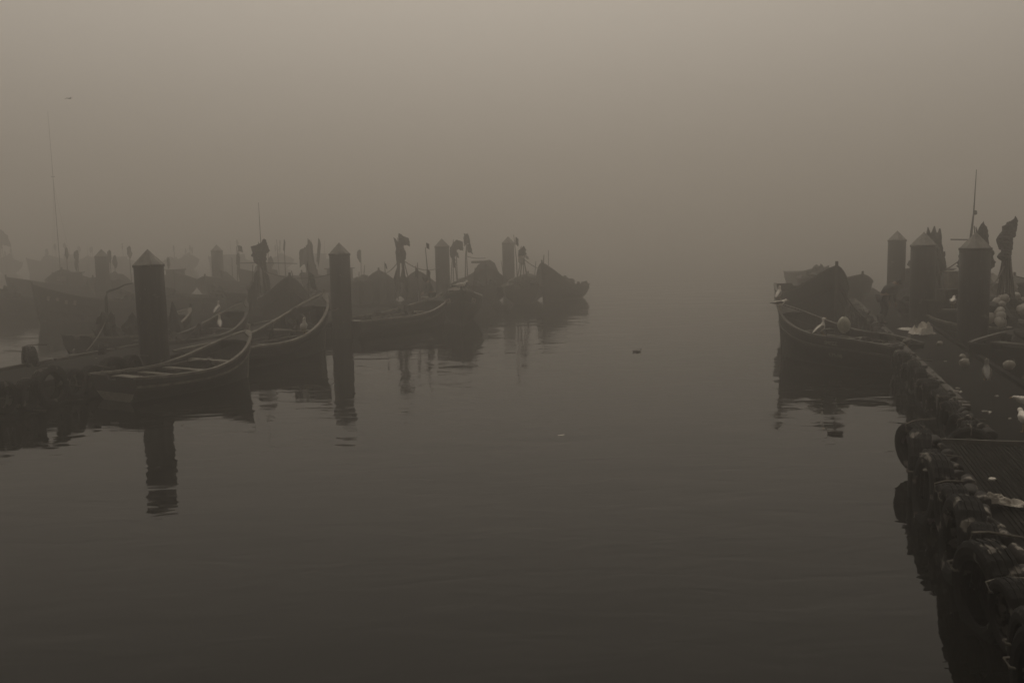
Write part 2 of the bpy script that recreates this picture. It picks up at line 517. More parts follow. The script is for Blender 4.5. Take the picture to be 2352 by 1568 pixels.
L2, PL2, _ = make_boat('fishing_boat', 'large high-bowed boat behind the gull boat at the right', (8.35, 28.4), (8.2, 24.6), 1.75, 1.22, 1.36, 2.0, near=True, strakes=6, thw=2, rake=.1, full=1.6, stempale='raildk')
L2b, _, _ = make_boat('fishing_boat', 'dark boat squeezed between the high-bowed boat and the right pontoon', (11.6, 36.8), (10.6, 32.6), 1.7, 1.15, 1.15, 1.3, near=False, thw=2)
L3, _, _ = make_boat('fishing_boat', 'hazy rounded boat between the high-bowed boat and the slim right pile', (12.3, 37.5), (11.85, 33), 2.0, .95, .95, 1.36, near=False, thw=2, full=1.5)
L0, _, _ = make_boat('fishing_boat', 'faint boat showing just above the left shoulder of the high-bowed right boat', (13.6, 46.5), (13.3, 42), 1.5, .9, .9, 1.28, near=False, thw=2, full=1.4)
R4, _, _ = make_boat('fishing_boat', 'hazy dark boat between the slim pile and the middle pile on the right', (15.4, 35.4), (12.9, 31.3), 2.2, 1.2, 1.2, 1.6, near=False, thw=2)
R1, PR1, _ = make_boat('fishing_boat', 'boat with pale curved bow rail lying behind the darkest right pile', (11.35, 21.3), (11.55, 26.4), 1.75, .62, .7, .85, thw=3, rail='rail', rake=.2, full=3.4)
R2, PR2, _ = make_boat('fishing_boat', 'clinker boat with heavy overlapping planks at the right edge of the photo', (9.15, 18.1), (13.2, 20.3), 1.5, .85, .72, 1.3, thw=3, stripe=True, strakes=5, transom='hull', ts=.8)
R5, _, _ = make_boat('fishing_boat', 'dark boat loaded with nets behind the clinker boat at the right edge', (13.9, 21.8), (14.1, 27), 2.0, 1.0, 1.0, 1.5, near=False, thw=2)

for side in (-1, 1):
    for t_ in (.34, .5, .66):
        rings = []
        for k in range(15):
            p = PR2(k / 14 * .985, t_, side)
            rings.append([p + Vector((0, side * .0, -.03)), p + Vector((0, side * .055, -.025)), p + Vector((0, side * .055, .03)), p + Vector((0, 0, .035))])
        MB().rings(rings).build('rubbing_strip', 'rail', R2)

# far row in the fog
FRR = random.Random(23)
far = [(22, 73, 2.15, 'faint round-bowed boat at the far left, below the dark flag blob'), (75, 71, 1.9, 'faint boat left of the foot of the leaning mast'), (118, 76, 2.2, 'faint boat right at the foot of the leaning mast'),
       (168, 70, 1.6, 'faint low boat right of the leaning mast'), (212, 75, 1.9, 'faint boat just left of the flat-looking far pile'), (288, 72, 1.7, 'faint boat just right of the flat-looking far pile'),
       (395, 70, 1.6, 'faint boat just right of the nearest left pile, far back'), (442, 75, 1.9, 'faint boat midway between the nearest left pile and the barely visible pile'), (490, 72, 1.7, 'faint boat at the foot of the barely visible pile'),
       (548, 70, 1.6, 'faint boat left of the tall black flag bundle, far back'), (655, 73, 1.7, 'faint boat far back between the tall flag bundle and the ghostly flags'), (725, 71, 1.6, 'faint boat under the ghostly pair of flag bundles')]
mid = [(30, 46, 1.5, 'hazy boat in the middle row at the left edge of the photo'), (150, 49, 1.75, 'hazy boat in the middle row behind the lettered high bow'),
       (225, 46, 1.4, 'hazy boat in the middle row left of the nearest left pile'), (405, 48, 1.5, 'hazy boat in the middle row just right of the nearest left pile'),
       (480, 46, 1.35, 'hazy boat in the middle row above the two perched gulls'), (560, 49, 1.6, 'hazy boat in the middle row just left of the tall black flag bundle'), (705, 46, 1.45, 'hazy boat in the middle row between the pointed boat and the second pile')]
far = [(a, b / 1.24, c / .86, d) for a, b, c, d in mid] + far
for i, (px_, y, zb, lab) in enumerate(far):
    y *= 1.24; zb *= .86
    x = (px_ - 1176) / 2236 * y
    dx = FRR.uniform(-2.2, 2.2)
    fb, _, _ = make_boat('fishing_boat', lab, (x + dx, y + 4.4), (x, y), 2.0 + FRR.random(), zb * .55, zb * .55, zb * .9, near=False, thw=2, hull='hull2', full=1.5 + FRR.random() * .6)
    wx = 1.6 + FRR.random()
    if i % 3 == 0:
        MB().box((wx, 0, zb * .5 * S + .3), (1.1, 1.1, .9)).build('wheelhouse', 'hull2', fb)
        MB().box((wx, 0, zb * .5 * S + .78), (1.3, 1.3, .06)).build('wheelhouse_roof', 'raildk', fb)
        for k in (-1, 1):
            MB().box((wx + k * .56, 0, zb * .5 * S + .45), (.02, .7, .26)).build('wheelhouse_window', 'cap', fb)
    else:
        MB().blob((wx + .6, 0, zb * .42 * S), (1.1, .7, .75 + .4 * FRR.random()), i, .25, 16, 10, 2.0).build('net_load', 'net', fb)
    for m_ in range(1 + i % 3):
        hp = 1.9 + 1.0 * FRR.random(); mx0 = .8 + m_ * 1.3; ly = FRR.uniform(-.5, .5)
        MB().tube([(mx0, ly, .3), (mx0 + .05, ly * 1.2, hp * S)], [.035, .018], 6).build('mast', 'pole', fb)
        if FRR.random() < .7:
            rags(fb, 0, 0, 0, [(hp * S - .75, mx0 - .02, mx0 + .06), (hp * S - .45, mx0 - .25 * FRR.random(), mx0 + .3), (hp * S - .1, mx0 - .05, mx0 + .28), (hp * S + .02, mx0, mx0 + .08)], seed=30 + i * 3 + m_).location = (0, ly, 0)

# lettering and details on boats ------------------------------------------------
def text_obj(s_, size, parent, loc, rot, m='pale', name='lettering', ext=.003):
    cu = bpy.data.curves.new(name, 'FONT'); cu.body = s_; cu.size = size; cu.extrude = ext
    cu.align_x = 'CENTER'; cu.align_y = 'CENTER'; cu.resolution_u = 2
    tmp = bpy.data.objects.new('tmp', cu); COL.objects.link(tmp)
    dg = bpy.context.evaluated_depsgraph_get(); dg.update()
    me = bpy.data.meshes.new_from_object(tmp.evaluated_get(dg))
    bpy.data.objects.remove(tmp)
    me.materials.clear(); me.materials.append(M[m])
    o = bpy.data.objects.new(name, me); COL.objects.link(o)
    o.parent = parent; o.location = loc; o.rotation_euler = rot
    return o
def on_hull(P, s_, t, side, off=.03):
    """a frame lying on the hull's outside at (s, t): location and euler rotation for lettering"""
    p = P(s_, t, side); a = P(s_ + .03, t, side); b = P(s_, t + .06, side)
    u = (a - p).normalized() * (-side)      # reading direction seen from outside
    v = (b - p).normalized()
    nrm = u.cross(v).normalized(); v = nrm.cross(u)
    if nrm.y * side < 0: pass
    m3 = Matrix((u, v, nrm)).transposed()
    return p + nrm * off, m3.to_euler()
for P_, root, s_, t, side, txt, size in ((PL1, L1, .36, .66, 1, '179-98', .15), (PL1, L1, .38, .90, 1, 'SMPZZ', .13)):
    l, r_ = on_hull(P_, s_, t, side, .05)
    text_obj(txt, size, root, l, r_)
for side in (-1, 1):
    l, r_ = on_hull(PJ2, .86, .86, side, .05)
    b_ = MB().box((0, 0, 0), (.48, .17, .012)).build('number_board', 'pale', J2)
    b_.location = l; b_.rotation_euler = r_
    text_obj('6-88', .15, b_, (0, 0, .008), (0, 0, 0), 'hull', 'lettering', .002)
for k in range(4):
    l, r_ = on_hull(PE, .80 + k * .045, .84 - .02 * (k % 2), -1 if False else 1, .03)
    b_ = MB().box((0, 0, 0), (.11, .20 - .03 * (k % 3), .01)).build('painted_mark', 'pale', E1)
    b_.location = l; b_.rotation_euler = r_
for sgn, root in ((1, K1), (1, H0), (1, H3)):
    L_ = root['_L']
    zt = {K1: 1.68, H0: 1.1, H3: 1.41}[root] * S
    MB().tube([(L_ - .1, 0, zt - .1), (L_ - .12, .03, zt + .42)], [.035, .02], 6).build('bow_spike', 'pole', root)
MB().tube([(K1['_L'] - .5, .1, 1.4), (K1['_L'] - .5, .12, 2.65)], [.02, .014], 6).build('bow_pole', 'pole', K1)
for i, f_ in enumerate((.75, .5, .38, .3, .2)):
    p = PK1(f_, 1, 1)
    MB().blob((p.x, p.y - .05, p.z + .09), (.10, .09, .11), i).build('gunwale_float', 'net', K1, True)

# davit with hook in boat D
dv = thing('mooring_davit', 'thin dark davit with a hooked arm reaching to the nearest left pile', 'davit', (-10.42 * S, 25.0 * S, .1))
MB().tube([(0, 0, 0), (0, 0, .9), (.02, 0, 1.75), (.06, 0, 1.9), (.2, 0, 1.97)], [.06, .055, .045, .04, .035], 8).build('post', 'mast', dv, True)
MB().tube([(.1, 0, 1.93), (.4, .02, 2.02), (.62, .03, 2.12), (.85, .04, 2.16)], [.04, .028, .022, .018], 7).build('arm', 'mast', dv, True)
MB().tube([(0, 0, 1.15), (.12, 0, 1.12), (.26, 0, 1.2)], [.03, .025, .02], 6).build('cleat', 'mast', dv, True)
# dark tarp peak beside the pile in boat D
tp = thing('tarpaulin_heap', 'dark pointed tarpaulin heap just right of the nearest left pile', 'tarpaulin', (-8.95 * S, 25.9 * S, .1))
rg = []
for k, (q, z) in enumerate(((.34, 0), (.33, .3), (.25, .7), (.15, 1.05), (.08, 1.3), (.02, 1.5))):
    rg.append([Vector((q * cos(a * pi / 5) * (1 + .25 * noise.noise(Vector((a, k, 1)))) - z * .06, q * sin(a * pi / 5), z)) for a in range(10)])
MB().rings(rg).build('cover', 'flag', tp)
MB().tube([(.3, .1, .05), (.36, .1, .5), (.44, .1, .62)], .02, 6).build('lashing', 'rope', tp)

# ------------------------------------------------------------------ flag bundles (fishing marker buoys)
def cloth(w_, h_, seed, jag=.12):
    """a drooping ragged flag with folds, hung by its left edge, 12 mm thick"""
    nx, nz = 7, 9
    g0, g1 = [], []
    for j in range(nz + 1):
        r0, r1 = [], []
        for i in range(nx + 1):
            u = i / nx; v = j / nz
            edge = max(abs(u - .5), abs(v - .5)) > .49
            jx = jag * (noise.noise(Vector((seed * 5.1, v * 6, i * 3.3)))) if (i == nx) else 0
            jz = jag * noise.noise(Vector((seed * 2.3 + 9, u * 7, j))) if j in (0, nz) else 0
            x = (u + jx) * w_
            z = -(v + jz) * h_ - u * u * h_ * .28
            y = .09 * math.sin(u * 7 + v * 3 + seed) * u * w_ * 1.6 + .05 * noise.noise(Vector((u * 3, v * 3, seed)))
            r0.append(Vector((x, y - .006, z))); r1.append(Vector((x, y + .006, z)))
        g0.append(r0); g1.append(r1)
    mb = MB(); n = nx + 1; m_ = nz + 1
    vs = [p for r_ in g0 for p in r_] + [p for r_ in g1 for p in r_]
    o = n * m_; fs = []
    for j in range(nz):
        for i in range(nx):
            a = j * n + i
            fs.append((a, a + 1, a + n + 1, a + n)); fs.append((a + o, a + n + o, a + n + 1 + o, a + 1 + o))
    for i in range(nx):
        fs.append((i, i + o, i + 1 + o, i + 1)); a = nz * n + i; fs.append((a, a + 1, a + 1 + o, a + o))
    for j in range(nz):
        a = j * n; fs.append((a, a + n, a + n + o, a + o)); a += nx; fs.append((a, a + o, a + n + o, a + n))
    return mb.add(vs, fs)
CLOTHS = {}
def flag_bundle(label, x, y, z0, z1, flags, poles=5, spread=.35, mtl='flag', aerial=0, name='flag_bundle', group='bundles of marker flags on boats'):
    """poles start spread at z0 and meet in a sheaf at z1; flags = (height z, side offset, width, drop, yaw, material)"""
    root = thing(name, label, 'flag bundle', (x * S, y * S, z0 * S), 0, group)
    H = (z1 - z0) * S
    rr = random.Random(int(x * 100))
    for k in range(poles):
        a = 2 * pi * k / poles + .4
        q = spread * S * (.6 + .6 * rr.random())
        e = rr.uniform(-.12, .12)
        MB().tube([(q * cos(a), q * sin(a) * .8, 0), (q * .35 * cos(a), q * .3 * sin(a), H * .55), (e, rr.uniform(-.1, .1), H * rr.uniform(.86, 1.02))],
                  [.028, .024, .014], 6).build('pole', 'pole', root)
    for k, (fz, off, w_, h_, yaw, fm) in enumerate(flags):
        me = cloth(w_ * S, h_ * S, k * 1.7 + x)
        f = me.build('flag', fm or mtl, root, False)
        f.location = (off * S, rr.uniform(-.08, .08), (fz - z0) * S)
        f.rotation_euler = (rr.uniform(-.15, .15), rr.uniform(-.2, .2), yaw)
    if aerial:
        MB().tube([(.06, 0, H * .8), (.04, 0, (aerial - z0) * S)], [.018, .008], 5).build('aerial', 'mast', root)
    return root
PIf = pi
fa = flag_bundle('tall bundle of black ragged flags with a thin aerial and crossbar, left group', -8.45, 33, .7, 2.85,
            [(1.9, -.05, .25, .8, 2.9, None), (1.85, .08, .22, .8, .3, None), (1.3, -.25, .16, .5, 2.6, 'flagw'), (1.5, -.1, .3, .8, 3.3, 'net')], poles=6, spread=.42, aerial=4.15)
zA = lambda y: 3 - (526.8 + y * .132 - 541) * .01476
rags(fa, 0, 0, .7, prof_px([(148, 795, 835), (165, 780, 850), (200, 768, 856), (240, 690, 862), (262, 600, 868), (275, 578, 872), (320, 592, 885), (355, 598, 905), (372, 600, 880), (395, 596, 845), (425, 578, 838), (450, 604, 838), (500, 610, 836), (530, 622, 835), (570, 655, 834), (590, 690, 834), (640, 745, 838), (700, 750, 845)], 730, .00195, zA, .7), seed=1)
MB().tube([(-.85, .1, 1.72), (0, .05, 1.72), (1.5, 0, 1.66)], [.012, .016, .012], 5).build('crossbar', 'mast', fa)
fb_ = flag_bundle('double-peaked black flag bundle standing right of the second pile', -4.04, 36, .6, 2.9,
            [(1.5, -.1, .24, .5, 2.8, 'net'), (1.45, .1, .2, .5, .3, 'net'), (2.9, .12, .2, .3, -.1, None)], poles=8, spread=.40)
zB = lambda y: 3 - (526.8 + y * .132 - 536) * .0161
rags(fb_, 0, 0, .6, prof_px([(55, 990, 1000), (75, 990, 1045), (105, 986, 1070), (130, 985, 1125), (160, 985, 1110), (190, 985, 1085), (240, 960, 1103), (270, 940, 1070), (310, 936, 1072), (360, 934, 1100), (420, 930, 1112), (480, 930, 1100), (520, 938, 1090), (560, 950, 1080)], 1015, .00213, zB, .6), seed=2)
rags(fb_, 0, 0, .6, prof_px([(125, 900, 906), (150, 908, 940), (200, 918, 970), (260, 930, 985), (310, 938, 990)], 1015, .00213, zB, .6), seed=3)
rags(fb_, 0, 0, .6, prof_px([(520, 938, 975), (640, 945, 990), (760, 900, 985), (880, 870, 1000)], 1015, .00213, zB, .6), 'net', seed=4)
rags(fb_, 0, 0, .6, prof_px([(540, 1030, 1070), (660, 1030, 1075), (780, 1010, 1085), (900, 960, 1110)], 1015, .00213, zB, .6), 'net', seed=5)
lf = flag_bundle('leafy black flag bundle hanging right behind the hazy pile', -2.42, 41.4, .8, 2.75, [(2.72, .1, .32, .4, .1, None)], poles=3, spread=.2)
zC = lambda y: 3 - (526.8 + y * .132 - 535) * .01852
rags(lf, 0, 0, .8, prof_px([(205, 1965, 1990), (225, 1930, 2010), (260, 1915, 2000), (310, 1880, 2035), (350, 1872, 1990), (400, 1872, 1992), (440, 1875, 1985), (470, 1885, 1955), (520, 1925, 1968), (560, 1930, 1960), (600, 1920, 1975), (650, 1935, 1955)], 1930, .00245, zC, .8), seed=6)
flag_bundle('dan pole with two small dark lens-shaped flags above the hazy boats', -1.9, 42, .9, 3.0,
            [(2.98, -.08, .2, .42, .1, None), (2.95, .08, .2, .4, PIf, None), (2.55, 0, .2, .4, .2, None)], poles=2, spread=.08, name='dan_pole', group='dan poles')
mx_ = flag_bundle('mixed dark and pale flag bundle right of the faint pile', .50, 40, .7, 2.4, [], poles=7, spread=.28)
zD = lambda y: 3 - (526.8 + y * .152 - 530) * .0179
rags(mx_, 0, 0, .7, prof_px([(235, 1205, 1222), (260, 1185, 1235), (290, 1140, 1250), (320, 1135, 1240), (350, 1130, 1258), (378, 1125, 1190)], 1195, .00272, zD, .7), seed=7)
rags(mx_, 0, 0, .7, prof_px([(378, 1128, 1200), (420, 1125, 1210), (460, 1130, 1222), (500, 1150, 1205), (515, 1165, 1190)], 1195, .00272, zD, .7), 'flagw', seed=8)
rags(mx_, 0, 0, .7, prof_px([(345, 1185, 1235), (370, 1190, 1255), (395, 1225, 1280), (430, 1265, 1295)], 1195, .00272, zD, .7), 'flagw', seed=9)
flag_bundle('slender dan pole with one tiny flag left of the mixed flag bundle', .22, 39, .7, 2.85, [(2.8, 0, .12, .3, .2, None)], poles=1, spread=.05, name='dan_pole', group='dan poles')
flag_bundle('dan pole with small dark flag left of the hooded person', -3.0, 35, .6, 2.7, [(1.75, -.02, .14, .4, .2, None), (2.68, 0, .1, .2, .1, None)], poles=1, spread=.05, name='dan_pole', group='dan poles')
flag_bundle('short leaning dan pole beside the bucket of the hooded person', -3.32, 34, .6, 1.85, [(1.82, 0, .12, .3, .2, None)], poles=1, spread=.25, name='dan_pole', group='dan poles')
flag_bundle('hooked bare pole left of the double-peaked flag bundle', -4.64, 36, .6, 2.2, [(1.95, 0, .05, .2, .2, 'net')], poles=1, spread=.03, name='dan_pole', group='dan poles')
flag_bundle('thin bare pole between the leafy flags and the lens-shaped flags', -2.35, 42.5, .8, 2.65, [(2.2, 0, .07, .25, .2, None)], poles=1, spread=.03, name='dan_pole', group='dan poles')
flag_bundle('ghostly pair of flag bundles left of the second pile, far back', -9.4, 46, .8, 2.9,
            [(2.85, -.1, .25, .9, .2, None), (2.6, -.2, .3, 1.0, .2, None), (2.5, -.1, .4, .8, 2.9, None), (2.9, .4, .14, 1.1, .1, None), (1.7, -.3, .5, .5, .1, None)], poles=5, spread=.3)
flag_bundle('ghostly thin dan pole left of the ghostly flag bundles', -10.4, 45, .8, 2.9, [(2.88, 0, .08, .5, .2, None)], poles=1, spread=.03, name='dan_pole', group='dan poles')
gb = flag_bundle('ghostly dark flag blob at the left edge above the far boats', -41.6, 80, 1.2, 3.7, [(3.9, -.3, .5, .9, .3, None), (3.7, .1, .5, 1.0, .1, None)], poles=3, spread=.2)
rags(gb, 0, 0, 1.2, [((z - 1.2) * S, a * S, b * S) for z, a, b in ((4.0, .0, .1), (3.85, -.45, .28), (3.5, -.28, .46), (3.2, -.55, .22), (2.95, -.33, .5), (2.7, -.38, .1), (2.5, .0, .15))], seed=21)
flag_bundle('ghostly narrow dan pole right of the barely visible far pile', -13.1, 47, .8, 2.65, [(2.62, 0, .2, .3, .2, None), (2.2, -.05, .18, .5, .1, None)], poles=2, spread=.08, name='dan_pole', group='dan poles')
flag_bundle('small dark drooping dan flag against the left flank of the second pile', -6.35, 30.5, .6, 2.25, [(1.9, 0, .17, .55, .2, None), (2.25, 0, .04, .3, .1, None)], poles=1, spread=.03, name='dan_pole', group='dan poles')
# right side
fc = flag_bundle('tallest black flag bundle with ragged left side near the right edge', 11.5, 22.6, 1.15, 2.95, [(1.7, .02, .12, .5, .4, 'net')], poles=9, spread=.2)
zE = lambda y: 3 - (470.4 + y * .168 - 511) * .0101
rags(fc, 0, 0, 1.15, prof_px([(160, 1015, 1022), (185, 1012, 1045), (222, 960, 1058), (235, 915, 1058), (262, 900, 1056), (290, 850, 1054), (345, 852, 1042), (378, 835, 1036), (400, 805, 1034), (435, 790, 1028), (445, 785, 1000), (490, 778, 998), (530, 796, 1002), (600, 815, 1008), (612, 850, 990), (640, 845, 990), (680, 800, 988), (700, 790, 985), (730, 815, 990), (760, 860, 992)], 930, .0017, zE, 1.15), seed=10)
rags(fc, 0, 0, 1.15, prof_px([(740, 862, 905), (820, 850, 900), (940, 825, 880), (1000, 810, 870)], 930, .0017, zE, 1.15), 'net', seed=12)
rags(fc, 0, 0, 1.15, prof_px([(740, 945, 990), (820, 955, 1000), (940, 960, 1005), (1000, 965, 1015)], 930, .0017, zE, 1.15), 'net', seed=13)
fd_ = flag_bundle('black flag bundle rising behind the cap of the darkest right pile', 11.45, 24, .9, 2.9, [], poles=6, spread=.42)
zF = lambda y: 3 - (470.4 + y * .168 - 512) * .01073
rags(fd_, 0, 0, .9, prof_px([(232, 582, 590), (262, 555, 597), (300, 530, 632), (350, 512, 655), (420, 470, 660), (480, 420, 662), (560, 330, 672), (620, 280, 722), (660, 272, 745), (720, 262, 738), (780, 252, 772), (820, 245, 750), (870, 300, 742)], 500, .0018, zF, .9), depth=.3, seed=11)
fe = flag_bundle('grey-green ragged flag bundle behind the middle right pile', 11.98, 27.6, .9, 2.8, [(2.4, .05, .3, .9, .1, None)], poles=6, spread=.45, mtl='net')
zG = lambda y: 3 - (451.6 + y * .312 - 513) * .01234
for a_, pr in enumerate(([(222, 1236, 1242), (250, 1230, 1255), (300, 1222, 1270)], [(212, 1283, 1290), (250, 1268, 1300), (300, 1240, 1320)], [(232, 1320, 1330), (260, 1312, 1338), (300, 1235, 1342), (340, 1225, 1345), (400, 1230, 1352), (480, 1240, 1378), (540, 1230, 1390)])):
    rags(fe, 0, 0, .9, prof_px(pr, 1290, .00385, zG, .9), 'net', seed=14 + a_)
aer = thing('aerial_mast', 'tall thin aerial with a small lamp rising above the right piles', 'aerial', (11.78 * S, 25 * S, .6))
MB().tube([(-.05, 0, 0), (0, 0, 2.6), (.06, 0, 3.3), (.1, 0, 4.62)], [.05, .04, .022, .010], 7).build('pole', 'mast', aer)
MB().blob((.11, 0, 3.32), (.06, .06, .07), 1, nu=8, nv=6).build('lamp', 'mast', aer, True)
MB().tube([(-.62, 0, 2.52), (0, 0, 2.5)], .022, 6).build('crossbar', 'mast', aer)
MB().tube([(-.85, 0, 1.52), (0, 0, 1.52)], .014, 6).build('crossbar', 'mast', aer)

# leaning radio mast far in the fog
tw = thing('boat_mast', 'very faint tall leaning mast in the fog at the far left', 'mast', (-22.35 * S, 48.5 * S, 0))
tw.rotation_euler = (0, R(-.5), 0)
Hm = 9.3 * S
MB().tube([(0, 0, 0), (0, 0, Hm * .5), (0, 0, Hm)], [.024, .016, .008], 8).build('pole', 'mast', tw)
for q, a in ((.45, .3), (.45, 2.4), (.45, 4.5)):
    MB().tube([(0, 0, Hm * .62), (q * 2 * cos(a), q * 2 * sin(a), .3)], .003, 4).build('stay', 'mast', tw)
MB().box((0, 0, Hm * .66), (.22, .05, .03)).build('crosstree', 'mast', tw)

# ------------------------------------------------------------------ right pontoon and ribbed platform
DR = .275
def dock_frame(x0, y0, dirx):
    ang = math.atan2(1, dirx)      # local +X runs along the pontoon away from the viewer
    return (x0 * S, y0 * S, 0), ang
loc, ang = dock_frame(5.6, 11.2, DR)
dock = thing('pontoon', 'dark floating pontoon running into the fog on the right, edged with tyres', 'pontoon', loc, ang)
Ld = 30 * S; Wd = 1.32 * S; zt = .5 * S
MB().box((Ld / 2 - .1, -Wd / 2, zt - .12), (Ld + .2, Wd, .12)).build('deck', 'deck', dock)
nfl = 7
fb0 = MB().box((0, 0, 0), (Ld / nfl - .25, Wd - .2, .62)).build('float', 'conc', dock)
fb0.location = (Ld / nfl * .5, -Wd / 2, .10)
for k in range(1, nfl): copy_part(fb0, dock, (Ld / nfl * (k + .5), -Wd / 2, .10))
kb = MB().box((0, 0, 0), (2.3, .13, .09)).build('kerb', 'raildk', dock)
kb2 = MB().box((0, 0, 0), (2.38, .12, .07)).build('kerb', 'deck', dock)
kb.location = (3.6, -.09, zt - .015)
for k in range(1, 12):
    copy_part(kb, dock, (3.6 + k * 2.42, -.09, zt - .015))
kb2.location = (1.4, -Wd + .08, zt - .015)
for k in range(1, 13):
    copy_part(kb2, dock, (1.4 + k * 2.42, -Wd + .08, zt - .015))

loc2, ang2 = dock_frame(4.85, 11.1, .28)
plat = thing('landing_stage', 'ribbed dark landing stage in the right foreground, in front of the pontoon', 'landing stage', loc2, ang2)
Lp = 8.2 * S; Wp = 2.7 * S; zp = .53 * S
MB().box((-Lp / 2, -Wp / 2, zp - .14), (Lp, Wp, .16)).build('deck', 'deck', plat)
MB().box((-Lp / 2, -Wp / 2, .12), (Lp - .3, Wp - .3, .7)).build('float', 'conc', plat)
MB().box((-.015, -Wp / 2, zp - .045), (.05, Wp, .10)).build('edge_strip', 'raildk', plat)
rib0 = None
k = 0; yy = -.24
while yy > -Wp + .05:
    if rib0 is None:
        rb = MB()
        hw, h_ = .017, .016
        for q in range(9):
            pass
        prof = [(-hw, 0), (-hw * .7, h_), (hw * .7, h_), (hw, 0)]
        rb.rings([[Vector((xx, a, b)) for a, b in prof] for xx in (-Lp + .02, -.06)])
        rib0 = rb.build('rib', 'ribm', plat); rib0.location = (0, yy, zp - .06)
    else:
        copy_part(rib0, plat, (0, yy, zp - .06 + RND.uniform(-.002, .002)))
    yy -= .052; k += 1

# tyres ---------------------------------------------------------------
def tyre_mesh(Ro, W, name='tyre'):
    """axis along Y; rounded section, tread grooves, sidewall lip, open middle"""
    prof = []
    Ri = Ro * .60
    for a, b in ((Ri, -.36), (Ri + .012, -.46), (Ro * .72, -.53), (Ro * .86, -.54), (Ro * .95, -.47), (Ro * .992, -.40), (Ro, -.30), (Ro * .975, -.28), (Ro * .975, -.22), (Ro * 1.004, -.20),
                 (Ro * 1.006, -.05), (Ro * .98, -.03), (Ro * .98, .03), (Ro * 1.006, .05), (Ro * 1.004, .20), (Ro * .975, .22), (Ro * .975, .28), (Ro, .30), (Ro * .992, .40), (Ro * .95, .47),
                 (Ro * .86, .54), (Ro * .72, .53), (Ri + .012, .46), (Ri, .36), (Ri + .03, .33), (Ro * .93, .38), (Ro * .95, 0), (Ro * .93, -.38), (Ri + .03, -.33)):
        prof.append((a, b * W))
    n = 44; m_ = len(prof); mb = MB(); vs = []; fs = []
    for k in range(n):
        q = 2 * pi * k / n
        for i, (a, b) in enumerate(prof):
            if 5 <= i <= 18 and k % 2: a = a * .978
            vs.append((a * cos(q), b, a * sin(q)))
    for k in range(n):
        for i in range(m_):
            fs.append((k * m_ + i, k * m_ + (i + 1) % m_, ((k + 1) % n) * m_ + (i + 1) % m_, ((k + 1) % n) * m_ + i))
    mb.add(vs, fs)
    return mb
def tyre_proto(Ro, W, label, group):
    root = thing('tyre_fender', label, 'tyre', group=group)
    tyre_mesh(Ro, W).build('tyre', 'rubber', root)
    MB().tube([(0, W * .1, Ro * .62), (0, W * .62, Ro * .7), (0, W * .6, Ro * .98), (0, .0, Ro * 1.06), (0, -W * .7, Ro * 1.04), (0, -W * 1.6, Ro * 1.0)], .014, 6).build('rope', 'rope', root, True)
    return root
protos = {}
def hang_tyre(x, y, z, size, ang, label, group, tilt=0.0, yaw=0.0, roll=0.0):
    if size not in protos:
        protos[size] = tyre_proto({'s': .31, 'm': .36, 'l': .47}[size], {'s': .19, 'm': .22, 'l': .26}[size], label, group)
        o = protos[size]
    else:
        o = copy_tree(protos[size], label, group)
    o.location = (x * S, y * S, z * S)
    o.rotation_euler = (tilt, roll, ang + yaw)
    return o
ORD = ['first', 'second', 'third', 'fourth', 'fifth', 'sixth', 'seventh', 'eighth', 'ninth', 'tenth', 'eleventh', 'twelfth', 'thirteenth',
       'fourteenth', 'fifteenth', 'sixteenth', 'seventeenth', 'eighteenth', 'nineteenth', 'twentieth']
ORD += ['twenty-' + o_ for o_ in ORD[:9]] + ['thirtieth'] + ['thirty-' + o_ for o_ in ORD[:9]]
GR = 'tyres hung along the right pontoon and landing stage'
TY = 'black tyre hung against the side of the right landing stage'
k = 0; yv = 4.1
TR = random.Random(5)
while yv < 10.9:
    sz = ('l', 'm', 'l', 'm', 's')[k % 5]
    ex = 4.85 + .28 * (yv - 11.1) - (.15 if sz != 'l' else .20)
    hang_tyre(ex, yv, .31 + TR.uniform(-.03, .05), sz, ang2, 'black tyre on the side of the landing stage, %s from the bottom of the photo' % ORD[k], GR, tilt=TR.uniform(-.15, .1), yaw=TR.uniform(-.18, .18), roll=TR.random() * 6)
    yv += .52 + TR.uniform(-.05, .09); k += 1
hang_tyre(4.80, 11.42, .36, 'm', ang2, 'tyre at the outer corner of the landing stage with two pale spots', GR, tilt=-.1, yaw=.5)
hang_tyre(5.42, 11.35, .30, 'm', ang2 + 1.5, 'tyre tucked behind the far edge of the landing stage, only its rim showing', GR, tilt=.1)
TY2 = 'black tyre hung against the side of the right pontoon'
yv = 11.9; k = 0
while yv < 34:
    sz = ('s', 's', 'm')[k % 3]
    ex = 5.6 + DR * (yv - 11.2) - .12
    hang_tyre(ex, yv, .30 + TR.uniform(-.05, .06), sz, ang, 'black tyre on the side of the right pontoon, %s one beyond the landing stage' % ORD[k], GR, tilt=TR.uniform(-.15, .12), yaw=TR.uniform(-.25, .25), roll=TR.random() * 6)
    yv += .56 + TR.uniform(-.05, .12) + .012 * (yv - 12); k += 1
